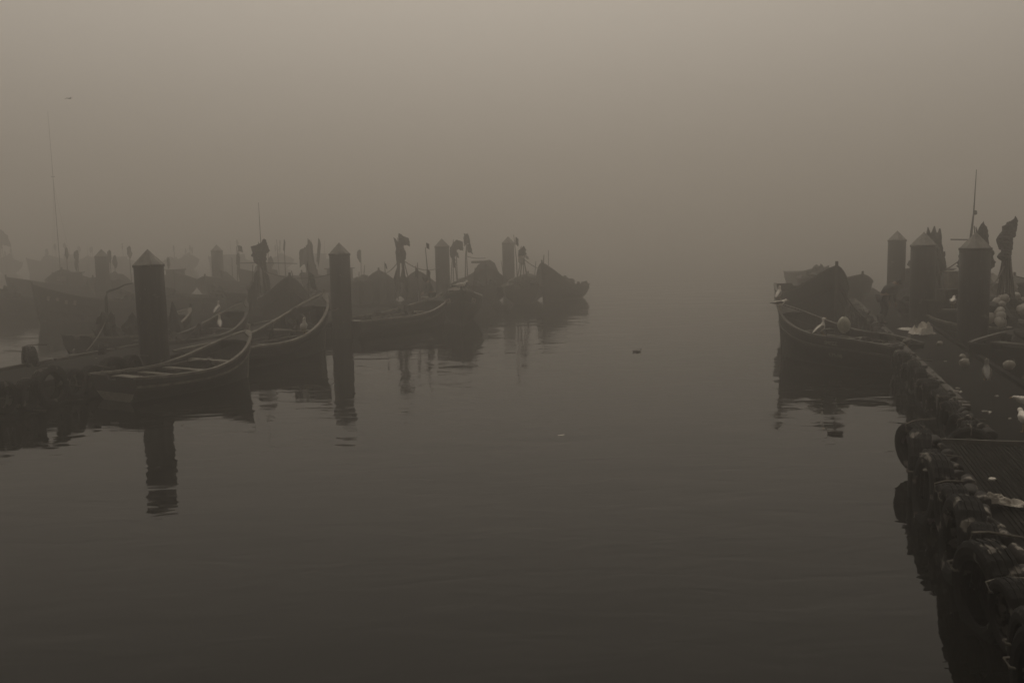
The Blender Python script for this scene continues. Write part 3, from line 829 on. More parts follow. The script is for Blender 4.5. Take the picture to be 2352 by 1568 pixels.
# sleeves of cut fender hose on the edges: parts of the pontoon and stage
def sleeve(parent, m='fender'):
    mb = MB(); n = 12
    rings = []
    for x, q in ((-.17, .03), (-.168, .07), (-.15, .085), (-.05, .09), (.06, .085), (.15, .08), (.168, .065), (.17, .03)):
        rings.append([Vector((x, q * cos(2 * pi * i / n), q * .85 * sin(2 * pi * i / n))) for i in range(n)])
    return mb.rings(rings).build('edge_fender', m, parent, True)
sl0 = sleeve(plat); sl0.location = (-.2, -.02, zp)
x_ = -.55
while x_ > -Lp + .2:
    copy_part(sl0, plat, (x_, -.04 + TR.uniform(-.04, .04), zp + TR.uniform(-.03, .03)),
              rot=(TR.random() * 6, TR.uniform(-.2, .2), TR.uniform(-.35, .35)), scale=(TR.uniform(.6, 1.1), TR.uniform(.6, 1.0), TR.uniform(.6, 1.0)))
    x_ -= TR.uniform(.34, .5)
sl1 = sleeve(dock); sl1.location = (.3, -.02, zt)
x_ = .65
while x_ < Ld - 4:
    copy_part(sl1, dock, (x_, .0 + TR.uniform(-.06, .05), zt + TR.uniform(-.04, .03)),
              rot=(TR.random() * 6, TR.uniform(-.25, .25), TR.uniform(-.5, .5)), scale=(TR.uniform(.5, 1.05), TR.uniform(.6, 1.05), TR.uniform(.6, 1.05)))
    x_ += TR.uniform(.3, .55)

# ------------------------------------------------------------------ left pontoon
locL, angL = dock_frame(-8.62, 17.4, .30)
ld = thing('pontoon', 'low dark pontoon coming in from the left edge, tyres along its near side', 'pontoon', (locL[0] , locL[1], 0), angL)
WL = 2.05 * S; zl = .46 * S
MB().box((6.0 * S, WL / 2, zl - .07), (22 * S, WL, .14)).build('deck', 'ribm', ld)
f0 = MB().box((0, 0, 0), (3.4 * S, WL - .2, .62)).build('float', 'conc', ld); f0.location = (-3 * S, WL / 2, .08)
for k in range(1, 6): copy_part(f0, ld, ((-3 + 3.7 * k) * S, WL / 2, .08))
k0 = MB().box((0, 0, 0), (2.2, .12, .08)).build('kerb', 'raildk', ld); k0.location = (-5, WL - .06, zl + .03)
for k in range(1, 9): copy_part(k0, ld, (-5 + 2.35 * k, WL - .06, zl + .03))
TL = 'black tyre hung in the row along the near side of the left pontoon'
yv = 15.4; k = 0
while yv < 20.2:
    ex = -8.62 + .30 * (yv - 17.4) + .13
    hang_tyre(ex, yv, .33 + TR.uniform(-.03, .05), ('m', 'l', 'm')[k % 3], angL, 'black tyre on the near side of the left pontoon, %s one towards the rowing boat' % ORD[k], 'tyres along the left pontoon', tilt=TR.uniform(-.1, .15), yaw=TR.uniform(-.15, .15), roll=TR.random() * 6)
    yv += .52 + TR.uniform(-.05, .07); k += 1
hang_tyre(-9.98, 20.0, .46, 'l', angL, 'tyre sticking up like a half moon on the far side of the left pontoon', 'tyres along the left pontoon', yaw=.9)
hang_tyre(-9.25, 21.8, .46, 's', angL, 'small tyre on the left pontoon below the stern of the davit boat', 'tyres along the left pontoon', yaw=.7, tilt=.2)
cl = thing('mooring_cleat', 'small twin-horned cleat on the far kerb of the left pontoon', 'cleat', (-9.85 * S, 21.6 * S, zl))
for s_ in (-1, 1):
    MB().tube([(0, .05 * s_, 0), (.0, .07 * s_, .1), (.03 * s_, .14 * s_, .15)], [.03, .025, .018], 7).build('horn', 'mast', cl, True)
MB().box((0, 0, .015), (.1, .26, .03)).build('base', 'mast', cl)

# ------------------------------------------------------------------ things on decks
def crumple(name, w_, d_, h_, seed, m, n=16, cutout=.15):
    mb = MB(); vs, fs = [], []
    for side in (0, 1):
        for j in range(n + 1):
            for i in range(n + 1):
                u, v = i / n - .5, j / n - .5
                e = 1 + cutout * noise.noise(Vector((math.atan2(v, u) * 1.6, seed, 0)))
                x = u * w_ * e; y = v * d_ * e
                z = h_ * (.5 + .8 * noise.noise(Vector((u * 4, v * 4, seed))) + .45 * noise.noise(Vector((u * 11, v * 11, seed + 4)))) * max(.1, 1 - (2 * max(abs(u), abs(v))) ** 3) + .012
                vs.append(Vector((x, y, max(.006, z) - (.006 if side else 0))))
    k = (n + 1) ** 2
    for j in range(n):
        for i in range(n):
            a = j * (n + 1) + i
            fs.append((a, a + 1, a + n + 2, a + n + 1)); fs.append((a + k, a + n + 1 + k, a + n + 2 + k, a + 1 + k))
    return mb.add(vs, fs)
def put(name, mb, m, label, cat, x, y, z, rz=0, smooth=False, group=None):
    o = mb.build(name, m, None, smooth)
    o.location = (x * S, y * S, z); o.rotation_euler = (0, 0, rz)
    tag(o, label, cat, group)
    return o
put('plastic_sack', crumple('p', .56, .46, .42, 3.1, 'plast'), 'plast', 'crumpled bright white sack lying on the right pontoon', 'sack', 9.36, 22.1, zt, .4, False)
put('cardboard_sheet', crumple('p', .46, .6, .07, 8.2, 'white', cutout=.1), 'white', 'flat pale sheet on the pontoon, left of the crumpled white sack', 'sheet', 9.5, 23.15, zt, .2)
put('cloth_rag', crumple('p', .48, .24, .10, 5.5, 'pale', cutout=.5), 'pale', 'grey pointed rag lying on the ribbed landing stage', 'rag', 4.28, 8.42, zp, -.45)
put('shell', MB().blob((0, 0, .015), (.045, .038, .02), 2, nu=10, nv=6), 'plast', 'small bright white shell alone on the ribbed landing stage', 'shell', 4.62, 9.2, zp, 0, True)
for i, (x, y, r_, lab) in enumerate(((7.95, 16.95, .11, 'pale round float on the right kerb of the pontoon, under the clinker boat'), (8.35, 17.9, .07, 'small pale float by the pontoon kerb, left of the clinker boat'),
                                     (8.5, 16.5, .12, 'pale float at the right edge of the photo, on the pontoon kerb'), (8.85, 20.0, .07, 'small pale float on the pontoon, right of the small gull'))):
    fo = thing('net_float', lab, 'float', (x * S, y * S, zt + r_ * .8))
    MB().blob((0, 0, 0), (r_, r_, r_ * .85), i, .1, 14, 9).build('ball', 'pale', fo, True)
    MB().tube([(r_ * .7, 0, r_ * .5), (r_ * .95, 0, r_ * .75), (r_ * .75, .02, r_ * .95)], .012, 5).build('eye', 'rope', fo)
for i, (x, y, lab) in enumerate(((6.6, 14.2, 'scrap of pale rope on the pontoon edge, nearer scrap'), (6.25, 12.6, 'scrap of pale rope on the pontoon edge, just behind the landing stage'))):
    put('rope_scrap', MB().tube([(0, 0, .02), (.06, .05, .03), (.02, .12, .02), (-.06, .08, .04), (-.02, 0, .05)], .016, 6), 'float', lab, 'rope', x, y, zt)
# tarpaulin-covered stack on the pontoon right of the stooping person
st = thing('covered_stack', 'dark tarpaulin-covered stack on the pontoon, right of the stooping person', 'stack', (10.98 * S, 26.6 * S, zt), ang)
MB().blob((0, 0, .42), (.62, .5, .52), 4, .16, 22, 12, 2.4, zmin=-.42).build('cover', 'flag', st)
MB().box((-.15, -.05, .06), (1.0, .9, .12)).build('pallet', 'raildk', st)
MB().tube([(-.72, .3, .52), (-.3, -.5, .50), (.4, -.62, .5)], .02, 5).build('lashing', 'rope', st)

# net heap with floats in the right boat
def net_heap(label, x, y, z, r_, h_, seed):
    o = put('net_heap', MB().blob((0, 0, 0), (r_ * S, r_ * S * .9, h_ * S), seed, .22, 26, 14, 2.2, zmin=-.15), 'net', label, 'net', x, y, z * S)
    return o
net_heap('dark heap of nets carrying pale floats, right of the darkest pile', 11.6, 22.7, .45, .70, .85, 3)
net_heap('dark net heap at the right edge behind the clinker boat', 13.6, 23.4, .7, .95, .8, 6)
flo = thing('net_float', 'x', 'float', (0, 0, 0), 0, 'pale floats lying on the net heaps')
MB().blob((0, 0, 0), (.12, .12, .14), 1, .08, 12, 8).build('ball', 'float', flo, True)
MB().tube([(0, 0, .12), (.03, 0, .17), (0, .02, .2)], .014, 5).build('eye', 'rope', flo)
FR = random.Random(11)
spots_ = []
for k in range(34):
    a = FR.uniform(-2.9, .4); e = FR.uniform(.0, 1.25)
    cx, cy, cz, rr_, hh_ = (11.6, 22.7, .45, .70, .85) if k < 22 else (13.6, 23.4, .7, .95, .8)
    x = cx + rr_ * cos(e) * cos(a) * 1.02; y = cy + rr_ * .9 * cos(e) * sin(a) * 1.02; z = cz + hh_ * sin(e) * .98
    o = flo if k == 0 else copy_tree(flo)
    o['label'] = 'pale float lying on the net heap right of the darkest pile' if k < 22 else 'pale float lying on the net heap at the right edge'
    o['group'] = 'pale floats on the heap by the darkest pile' if k < 22 else 'pale floats on the heap at the right edge'
    o.location = (x * S, y * S, z * S + .03)
    q = FR.uniform(.6, 1.25); o.scale = (q, q, q * FR.uniform(.8, 1.1)); o.rotation_euler = (FR.random() * 3, FR.random() * 3, 0)
# pale boards and boxes behind the darkest pile
for i, (x, y, z, d, lab, m) in enumerate(((11.15, 24.6, 1.25, (.34, .3, .62), 'pale upright box left of the darkest right pile', 'pale'), (10.95, 24.4, 1.0, (.45, .4, .4), 'dull pale fish crate under the upright box left of the darkest pile', 'raildk'),
                                         (11.95, 24.6, 1.2, (.5, .35, .3), 'pale fish crate right of the darkest pile, under the black flags', 'pale'))):
    cr_ = thing('fish_crate', lab, 'crate', (x * S, y * S, z * S), .3 * i)
    w_, dd, hh_ = d
    mb = MB().box((0, 0, .02), (w_, dd, .03)).build('bottom', m, cr_)
    for sx_, sy_, a, b in ((0, 1, w_, .03), (0, -1, w_, .03), (1, 0, .03, dd - .06), (-1, 0, .03, dd - .06)):
        MB().box((sx_ * (w_ / 2 - .015), sy_ * (dd / 2 - .015), hh_ / 2 + .035), (a, b, hh_)).build('side', m, cr_)
    MB().box((0, 0, hh_ + .05), (w_ + .02, dd + .02, .02)).build('lid', m, cr_)
# support under those crates: a high stern boat
R6, _, _ = make_boat('fishing_boat', 'dark boat behind the darkest right pile, crates stacked on it', (12.6, 28.4), (11.0, 24.0), 2.0, .98, 1.0, 1.15, near=False, thw=4)
put('tarpaulin_heap', MB().blob((0, 0, 0), (.5, .5, .55), 12, .25, 16, 10, 2, zmin=-.2), 'flagw', 'pale folded cloth heap right of the darkest pile beneath the flags', 'cloth', 12.0, 23.9, 1.5)

# cone heap in H4, pale tarp on J2, bucket
hp = thing('net_heap', 'faint cone-shaped net heap with a slab on top, far right of the hazy pile', 'net', (-1.1 * S, 43.2 * S, .9 * S))
MB().blob((0, 0, 0), (.75, .7, 1.02), 8, .1, 18, 10, 1.6, zmin=-.1).build('pile_of_net', 'net', hp)
MB().box((-.35, 0, .98), (.8, .6, .12)).build('slab', 'raildk', hp)
put('folded_tarp', crumple('t', .6, .4, .12, 2.2, 'pale'), 'pale', 'small pale folded tarp on the bow of the boat with number boards', 'tarp', -1.78, 31.6, 1.16 * S, .3)
bk = thing('bucket', 'pale bucket standing in the boat left of the hooded person', 'bucket', (-2.86 * S, 32.4 * S, .62 * S))
n_ = 16
MB().rings([[Vector((q * cos(2 * pi * i / n_), q * sin(2 * pi * i / n_), z)) for i in range(n_)] for q, z in ((.12, 0), (.16, .34), (.17, .34), (.17, .36), (.15, .36), (.11, .03))]).build('pail', 'float', bk, True)
MB().tube([(.165 * cos(a), .0, .35 + .1 * sin(a)) for a in [pi * i / 8 for i in range(9)]], .006, 5).build('handle', 'mast', bk)
oar = put('oar', MB().tube([(0, 0, 0), (.10, 0, .35), (.2, 0, .62)], [.05, .045, .05], 8), 'rail', 'short pale post leaning in the second boat', 'post', -6.0, 23.9, .5, 0, True)
buo = thing('round_buoy', 'large pale round buoy on the far gunwale of the gull boat', 'buoy', (7.22 * S, 21.05 * S, .86 * S))
MB().blob((0, 0, 0), (.17, .17, .21), 5, .04, 18, 12).build('ball', mat('buoy_plastic', (.30, .29, .23), .5, .3, 7, .1), buo, True)
MB().tube([(0, 0, .2), (-.02, 0, .26), (.02, .02, .28)], .025, 6).build('eye', 'rope', buo)
put('net_float', MB().blob((0, 0, 0), (.09, .08, .07), 3, .08, 12, 8), 'raildk', 'dull float lying inside the gull boat', 'float', 6.75, 21.7, .44 * S, 0, True)

# ------------------------------------------------------------------ birds
def gull(label, x, y, z, rz, mb_='gullw', wing='gullg', scale=1.0, sit=False, head_up=0.0, group='gulls on boats and pontoons', pitch=0.0):
    root = thing('gull', label, 'gull', (x * S, y * S, z), rz, group)
    leg = 0.0 if sit else .10
    def ell(sections):
        rings = []
        n = 12
        for (px, pz, rw, rh) in sections:
            rings.append([Vector((px, rw * cos(2 * pi * i / n), pz + rh * sin(2 * pi * i / n))) for i in range(n)])
        return rings
    zb = leg + .07
    body = [(-.20, zb + .02, .008, .006), (-.16, zb + .02, .03, .018), (-.10, zb + .012, .055, .045), (-.02, zb + .005, .072, .068), (.06, zb + .012, .066, .066),
            (.10, zb + .035, .05, .055), (.125, zb + .07 + head_up * .5, .034, .038), (.14, zb + .105 + head_up, .034, .034), (.165, zb + .112 + head_up, .032, .031), (.19, zb + .108 + head_up, .018, .018), (.2, zb + .106 + head_up, .006, .006)]
    MB().rings(ell(body)).build('body', mb_, root, True)
    MB().tube([(.19, 0, zb + .107 + head_up), (.225, 0, zb + .102 + head_up), (.245, 0, zb + .092 + head_up)], [.011, .008, .003], 6).build('beak', 'beak', root)
    for s_ in (-1, 1):
        rings = []
        for (px, pz, w_, h_) in ((.07, zb + .03, .008, .015), (.03, zb + .035, .016, .04), (-.06, zb + .03, .016, .038), (-.15, zb + .02, .012, .02), (-.24, zb + .018, .005, .007)):
            yo = s_ * (.06 if px > -.1 else .035)
            rings.append([Vector((px, yo + w_ * cos(2 * pi * i / 8), pz + h_ * sin(2 * pi * i / 8))) for i in range(8)])
        MB().rings(rings).build('wing', wing, root, True)
        if not sit:
            MB().tube([(.0, s_ * .025, zb - .04), (.005, s_ * .025, .008), (.045, s_ * .03, .004)], [.007, .005, .006], 5).build('leg', 'beak', root)
    MB().blob((.178, .026, zb + .118 + head_up), (.004, .004, .004), nu=6, nv=4).build('eye', 'flag', root)
    root.rotation_euler = (0, -pitch, rz)
    root.scale = (scale,) * 3
    return root
def at(P_, root, s_, t, side, dz=.02, inset=.03):
    """world point on a boat's rail"""
    p = P_(s_, t, side, inset)
    sy_, cy_ = sin(root.rotation_euler[2]), cos(root.rotation_euler[2])
    return ((root.location.x + p.x * cy_ - p.y * sy_) / S, (root.location.y + p.x * sy_ + p.y * cy_) / S, p.z + dz)
x, y, z = at(PL1, L1, .9995, 1, 1, .16, 0)
gull('white gull standing on the stem head of the gull boat', x, y, z - .03, .9, scale=1.05, head_up=.02, pitch=.5)
x, y, z = at(PL1, L1, .93, 1, 1)
gull('brown gull with dark wings on the outer bow of the gull boat', x, y, z, .1, 'gullw', 'gulld', scale=1.1, head_up=-.03)
x, y, z = at(PL1, L1, .45, 1, 1)
gull('white gull with raised neck on the near gunwale of the gull boat', x, y, z, .3, 'gullw', 'gulld', scale=1.25, head_up=.03, pitch=.5)
x, y, z = at(PC, C_, .72, .8, -1, .05)
x, y, z = at(PC, C_, .86, 1, 1)
gull('white gull perched in the boat behind, upper one of two', x, y, z, 1.2, scale=1.12, head_up=.04, pitch=.55)
gull('white gull perched in the boat behind, lower one of two', -7.82, 25.98, PC(.72, .9, 1).z + .02, 1.9, scale=1.12, head_up=.04, pitch=.55)
x, y, z = at(PB, B, .60, 1, -1)
gull('pale gull on the near gunwale of the second boat', x, y, z, -1.2, 'gullw', 'gullw', scale=1.35, head_up=.02, pitch=.45)
gull('grey young gull standing on the right part of the pontoon', 7.55, 15.35, zt, 1.2, 'gullg', 'gulld', scale=1.15, head_up=.03, pitch=.5)
gull('small dull gull on the pontoon edge behind the gull boat', 8.0, 19.6, zt, .8, 'gulld', 'gulld', scale=1.0)
gull('bright white gull cut by the right edge above the landing stage', 6.12, 11.45, zt, 1.5, 'gullw', 'gullw', scale=1.15, head_up=-.02)
gull('white gull crouching at the right edge of the photo on the pontoon', 7.05, 13.25, zt, 3.0, 'gullw', 'gullw', scale=.95, sit=True, head_up=-.05)
gull('tiny white gull on the boat far behind the number boards', -1.72, 33.6, 1.0 * S, .3, 'gullw', 'gullw', scale=1.5)
x, y, z = at(PR1, R1, .35, 1, 1)
gull('small white gull at the left flank of the darkest right pile', 10.55, 23.2, .98 * S, 1.0, 'gullw', 'gullg', scale=1.2)
put('crate_lid', MB().box((0, 0, 0), (.5, .35, .05)), 'raildk', 'dull board under the small gull beside the darkest right pile', 'board', 10.55, 23.2, .975 * S - .03)

def swimmer():
    root = thing('duck', 'dark duck swimming alone on the open water in the middle', 'duck', (3.09 * S, 23.9 * S, -.03), .2)
    n = 12
    def ring(px, pz, rw, rh): return [Vector((px, rw * cos(2 * pi * i / n), pz + rh * sin(2 * pi * i / n))) for i in range(n)]
    MB().rings([ring(*q) for q in ((-.24, .10, .01, .01), (-.18, .07, .06, .04), (-.05, .06, .10, .08), (.1, .06, .095, .08), (.18, .07, .05, .05), (.2, .12, .03, .035), (.2, .17, .028, .03), (.22, .205, .036, .036), (.26, .2, .03, .026), (.28, .195, .01, .01))]).build('body', 'duck', root, True)
    MB().tube([(.275, 0, .195), (.34, 0, .185)], [.015, .01], 6, flat=.5).build('beak', 'beak', root)
    for s_ in (-1, 1):
        MB().rings([[Vector((px, s_ * .075 + rw * cos(2 * pi * i / 8), pz + rh * sin(2 * pi * i / 8))) for i in range(8)] for px, pz, rw, rh in ((.1, .09, .01, .02), (0, .1, .025, .05), (-.12, .1, .02, .035), (-.24, .13, .005, .008))]).build('wing', 'duck', root, True)
    return root
swimmer().scale = (.56,) * 3
dk = copy_tree(bpy.data.objects['duck'], 'dark duck swimming close to the landing stage, below the reflection of the gull boat')
dk.location = (4.66 * S, 13.9 * S, -.03); dk.rotation_euler = (0, 0, 2.7); dk.scale = (.6, .6, .6)
def flyer(label, x, y, z, rz, sc_):
    root = thing('flying_gull', label, 'bird', (x * S, y * S, z), rz)
    n = 8
    MB().rings([[Vector((px, r_ * cos(2 * pi * i / n), r_ * sin(2 * pi * i / n))) for i in range(n)] for px, r_ in ((-.2, .01), (-.1, .035), (.05, .05), (.15, .03), (.2, .008))]).build('body', 'gulld', root, True)
    for s_ in (-1, 1):
        vs = [(-.06, 0, 0), (.08, 0, 0), (.06, s_ * .3, .10), (-.06, s_ * .3, .09), (-.04, s_ * .62, .02), (-.10, s_ * .62, .015)]
        vs2 = [(a, b, c - .012) for a, b, c in vs]
        MB().add(vs + vs2, [(0, 1, 2, 3), (3, 2, 4, 5), (6, 9, 8, 7), (9, 11, 10, 8), (1, 7, 8, 2), (2, 8, 10, 4), (0, 3, 9, 6), (3, 5, 11, 9), (5, 4, 10, 11)]).build('wing', 'gulld', root)
    root.scale = (sc_,) * 3
    return root
flyer('tiny bird flying in the fog at the upper left', -13.2, 30, 7.25 * S, .9, .42)
for x, y, lab in ((-4.93, 11.55, 'pale feather floating at the bottom left of the water'), (.70, 11.55 + 2.6, 'pale feather floating on the water near the middle')):
    put('feather', MB().rings([[Vector((a, w_, .004)), Vector((a, 0, .012)), Vector((a, -w_, .004))] for a, w_ in ((-.07, .004), (-.02, .016), (.03, .014), (.07, .003))], cap=False), 'plast', lab, 'feather', x * .985 if x < 0 else x, y if x > 0 else 7.07 * 1.0 + 0.0, 0.004, .5)

# ------------------------------------------------------------------ gear lying in the boats
def in_boat(root, lx, ly, z):
    c_, s_ = cos(root.rotation_euler[2]), sin(root.rotation_euler[2])
    return (root.location.x + lx * c_ - ly * s_) / S, (root.location.y + lx * s_ + ly * c_) / S, z
GRR = random.Random(3)
def bundle(root, lx, ly, z, r_, h_, lab, m='net'):
    x, y, z = in_boat(root, lx, ly, z)
    o = put('net_bundle', MB().blob((0, 0, h_ * .5), (r_, r_ * .75, h_ * .75), GRR.random() * 20, .35, 20, 12, 2.6, zmin=-h_ * .5), m, lab, 'net', x, y, z, GRR.random() * 3)
def oars(root, lx, ly, z, ln, lab, ang_=.05, m='raildk'):
    x, y, z = in_boat(root, lx, ly, z)
    o = thing('oar', lab, 'oar', (x * S, y * S, z), root.rotation_euler[2] + ang_)
    MB().tube([(0, 0, 0), (ln * .5, 0, .02), (ln * .78, 0, .03)], [.024, .022, .018], 7).build('shaft', m, o, True)
    MB().tube([(ln * .78, 0, .03), (ln * .82, 0, .03), (ln, 0, .035)], [.02, .07, .06], 8, flat=.2).build('blade', m, o, True)
bundle(A, 2.9, .1, .1, .34, .42, 'dark net bundle heaped in the bow of the nearest rowing boat')
bundle(A, .55, -.25, .1, .3, .30, 'dark net bundle in the stern of the nearest rowing boat')
oars(A, .5, .32, .56, 2.3, 'long oar laid across the seats of the nearest rowing boat')
bundle(B, 1.3, .15, .1, .5, .50, 'dark net bundle amidships in the second boat')
bundle(B, 4.2, -.1, .3, .45, .75, 'dark net bundle in the high bow of the second boat')
oars(B, 1.2, -.45, .62, 2.8, 'long oar laid along the near side of the second boat', .06)
oars(B, 1.6, .35, .62, 2.6, 'oar laid along the far side of the second boat', -.08)
bundle(C_, 1.4, 0, .1, .5, .5, 'dark net bundle in the stern half of the boat with two gulls')
bundle(C_, 2.6, .15, .15, .4, .55, 'second net bundle further forward in the boat with two gulls')
bundle(D_, 1.0, 0, .1, .5, .85, 'dark net heap around the foot of the davit')
bundle(D_, 2.2, 0, .1, .45, .8, 'dark net heap in the middle of the davit boat')
bundle(J_, 1.5, .1, .1, .55, .5, 'dark net bundle in the open boat right of the second pile')
bundle(J_, 3.0, .0, .2, .5, .55, 'dark net bundle near the bow of the open boat right of the second pile')
oars(J_, 1.0, -.3, .62, 2.8, 'oar laid along the open boat right of the second pile', .03, 'rail')
bundle(L1, 1.0, .1, .1, .42, .5, 'dark net bundle in the stern of the gull boat')
bundle(L1, 2.7, 0, .2, .35, .5, 'dark net bundle in the bow of the gull boat')
oars(L1, .7, -.35, .66, 2.2, 'oar laid along the far side of the gull boat', .02, 'rail')
bundle(G1, 1.2, 0, .8, .6, .5, 'dark net heap in the high-bowed boat left of the second pile')
bundle(R2, 1.5, .1, .7, .7, .55, 'dark net heap in the clinker boat')
bundle(R2, 3.0, .0, .8, .6, .6, 'dark net heap in the bow half of the clinker boat')
for i, (bt, ln_) in enumerate(((H1, 3.0), (H3, 3.2), (H0, 2.8))):
    bundle(bt, ln_, 0, .7, .6, .55, ('net heap in the pointed boat left of the double flag bundle', 'net heap in the pointed boat left of the hooded person', 'net heap in the hazy boat beside the second pile')[i])
for i, (bt, lx, ly, z, lab) in enumerate(((B, 2.2, .1, .14, 'fish crate on the floor of the second boat'), (J_, 2.2, .1, .14, 'fish crate on the floor of the open boat right of the second pile'), (L1, 1.8, .1, .14, 'fish crate on the floor of the gull boat'))):
    x, y, z = in_boat(bt, lx, ly, z)
    c0 = thing('fish_crate', lab, 'crate', (x * S, y * S, z), GRR.random() * 3)
    MB().box((0, 0, .015), (.5, .34, .03)).build('bottom', 'pale', c0)
    for sx_, sy_, a, b in ((0, 1, .5, .02), (0, -1, .5, .02), (1, 0, .02, .30), (-1, 0, .02, .30)):
        MB().box((sx_ * .24, sy_ * .16, .14), (a, b, .22)).build('side', 'pale', c0)
for i, (bt, lx, ly, z, r_, h_, lab) in enumerate((
        (E1, 1.4, 0, .6, .55, .6, 'net heap in the stern of the lettered hazy boat'), (E1, 3.2, .1, .65, .5, .5, 'net heap amidships in the lettered hazy boat'),
        (E2, 1.5, 0, .6, .7, .7, 'net heap in the low boat behind the nearest pile, stern one'), (E2, 3.4, 0, .6, .45, .55, 'net heap in the low boat behind the nearest pile, bow one'),
        (E3, 1.2, 0, .6, .55, .6, 'net heap in the low boat behind the two gulls, stern one'), (E3, 2.8, 0, .6, .6, .45, 'net heap in the low boat behind the two gulls, bow one'),
        (E0, 2.0, 0, .6, .6, .6, 'net heap in the hazy boat at the left edge'), (J2, 2.2, 0, .8, .65, .55, 'net heap behind the stem of the boat with number boards'),
        (K2, 1.6, 0, .6, .6, .55, 'net heap in the pale-sterned boat left of the faint pile'), (K3, 1.8, 0, .6, .6, .55, 'net heap in the boat under the pale flag bundle'),
        (K1, 1.6, 0, .5, .6, .5, 'net heap in the last boat of the left group'), (L2, 1.6, 0, .9, .6, .5, 'net heap in the stern of the big high-bowed boat'),
        (L2b, 1.5, 0, 1.1, .7, .6, 'net heap in the dark boat left of the right pontoon'), (R4, 1.5, 0, 1.2, .8, .7, 'net heap in the hazy boat between the right piles'))):
    bundle(bt, lx, ly, z, r_, h_, lab)
for i, (x, y, z, hgt, lab) in enumerate(((-6.3, 41.5, .6, 1.3, 'thin stake in the hazy boat beside the second pile'), (-3.4, 36.0, .5, 1.5, 'leaning stake behind the hooded person'),
        (-1.3, 33.0, .8, 1.2, 'thin stake in the boat with number boards'), (-.3, 41, .6, 1.4, 'thin stake between the two pale-sterned boats'), (1.0, 42.2, .6, 1.3, 'thin stake left of the last boat'),
        (-7.4, 33.4, .7, 1.3, 'thin stake in the pointed boat beside the tall flag bundle'), (-9.2, 34.5, .6, 1.6, 'thin stake left of the tall flag bundle'), (12.6, 26.2, .8, 1.6, 'thin stake behind the darkest right pile'),
        (13.0, 24.6, .8, 1.9, 'thin stake at the right edge of the photo'))):
    o = put('stake', MB().tube([(0, 0, 0), (.03, 0, hgt * .5), (.12 * (-1) ** i, 0, hgt * S)], [.026, .022, .015], 6), 'pole', lab, 'stake', x, y, z * S - .2)
# small litter on the pontoon and landing stage
for i, (x, y, r_, lab) in enumerate(((7.0, 13.9, .05, 'white scrap on the pontoon right of the young gull'), (6.35, 12.25, .045, 'white scrap on the pontoon just behind the landing stage'), (6.75, 14.6, .06, 'pale scrap on the pontoon edge, farthest of three'),
                                     (4.15, 9.6, .05, 'small dark-and-pale scrap on the edge of the landing stage'), (7.9, 17.6, .05, 'tiny pale scrap in the middle of the pontoon'), (-9.3, 19.4, .04, 'tiny pale shell on the left pontoon, nearer one'), (-9.0, 20.9, .04, 'tiny pale shell on the left pontoon, farther one'))):
    put('scrap', MB().blob((0, 0, r_ * .3), (r_ * .8, r_ * .6, r_ * .3), i, .3, 10, 6, 2), 'pale', lab, 'scrap', x, y, (zl if x < 0 else (zp if y < 11 else zt)), i, False)

# ------------------------------------------------------------------ people
def skinned(name, joints, edges, m, parent, root_i=0, sub=1):
    me = bpy.data.meshes.new(name)
    me.from_pydata([j[0] for j in joints], edges, [])
    o = bpy.data.objects.new(name, me); COL.objects.link(o); o.parent = parent
    md = o.modifiers.new('skin', 'SKIN'); md.use_smooth_shade = True
    if not me.skin_vertices: me.attributes  # created by the modifier
    bmx = bmesh.new(); bmx.from_mesh(me)
    lay = bmx.verts.layers.skin.verify()
    bmx.verts.ensure_lookup_table()
    for i, v in enumerate(bmx.verts):
        r_ = joints[i][1]
        v[lay].radius = r_ if isinstance(r_, tuple) else (r_, r_)
        v[lay].use_root = (i == root_i)
    bmx.to_mesh(me); bmx.free()
    s_ = o.modifiers.new('sub', 'SUBSURF'); s_.levels = sub; s_.render_levels = sub
    me.materials.append(M[m])
    return o
def hand(parent, p, d, side):
    """palm with five bent fingers; d = direction the fingers point"""
    p = Vector(p); d = Vector(d).normalized()
    u = d.cross(Vector((1, 0, 0))).normalized(); w_ = d.cross(u)
    h_ = MB().tube([p, p + d * .05, p + d * .09], [.028, .042, .036], 8, flat=.5).build('hand', 'skin', parent, True)
    for k, ln in enumerate((.065, .078, .072, .055)):
        b = p + d * .085 + u * (-.027 + .018 * k)
        MB().tube([b, b + d * ln * .5 + w_ * .008, b + d * ln * .9 + w_ * .03], [.009, .008, .006], 6).build('finger', 'skin', h_, True)
    b = p + d * .03 + u * (-.035 * side)
    MB().tube([b, b + d * .03 - u * .02 * side + w_ * .01, b + d * .06 - u * .02 * side + w_ * .02], [.011, .010, .007], 6).build('thumb', 'skin', h_, True)
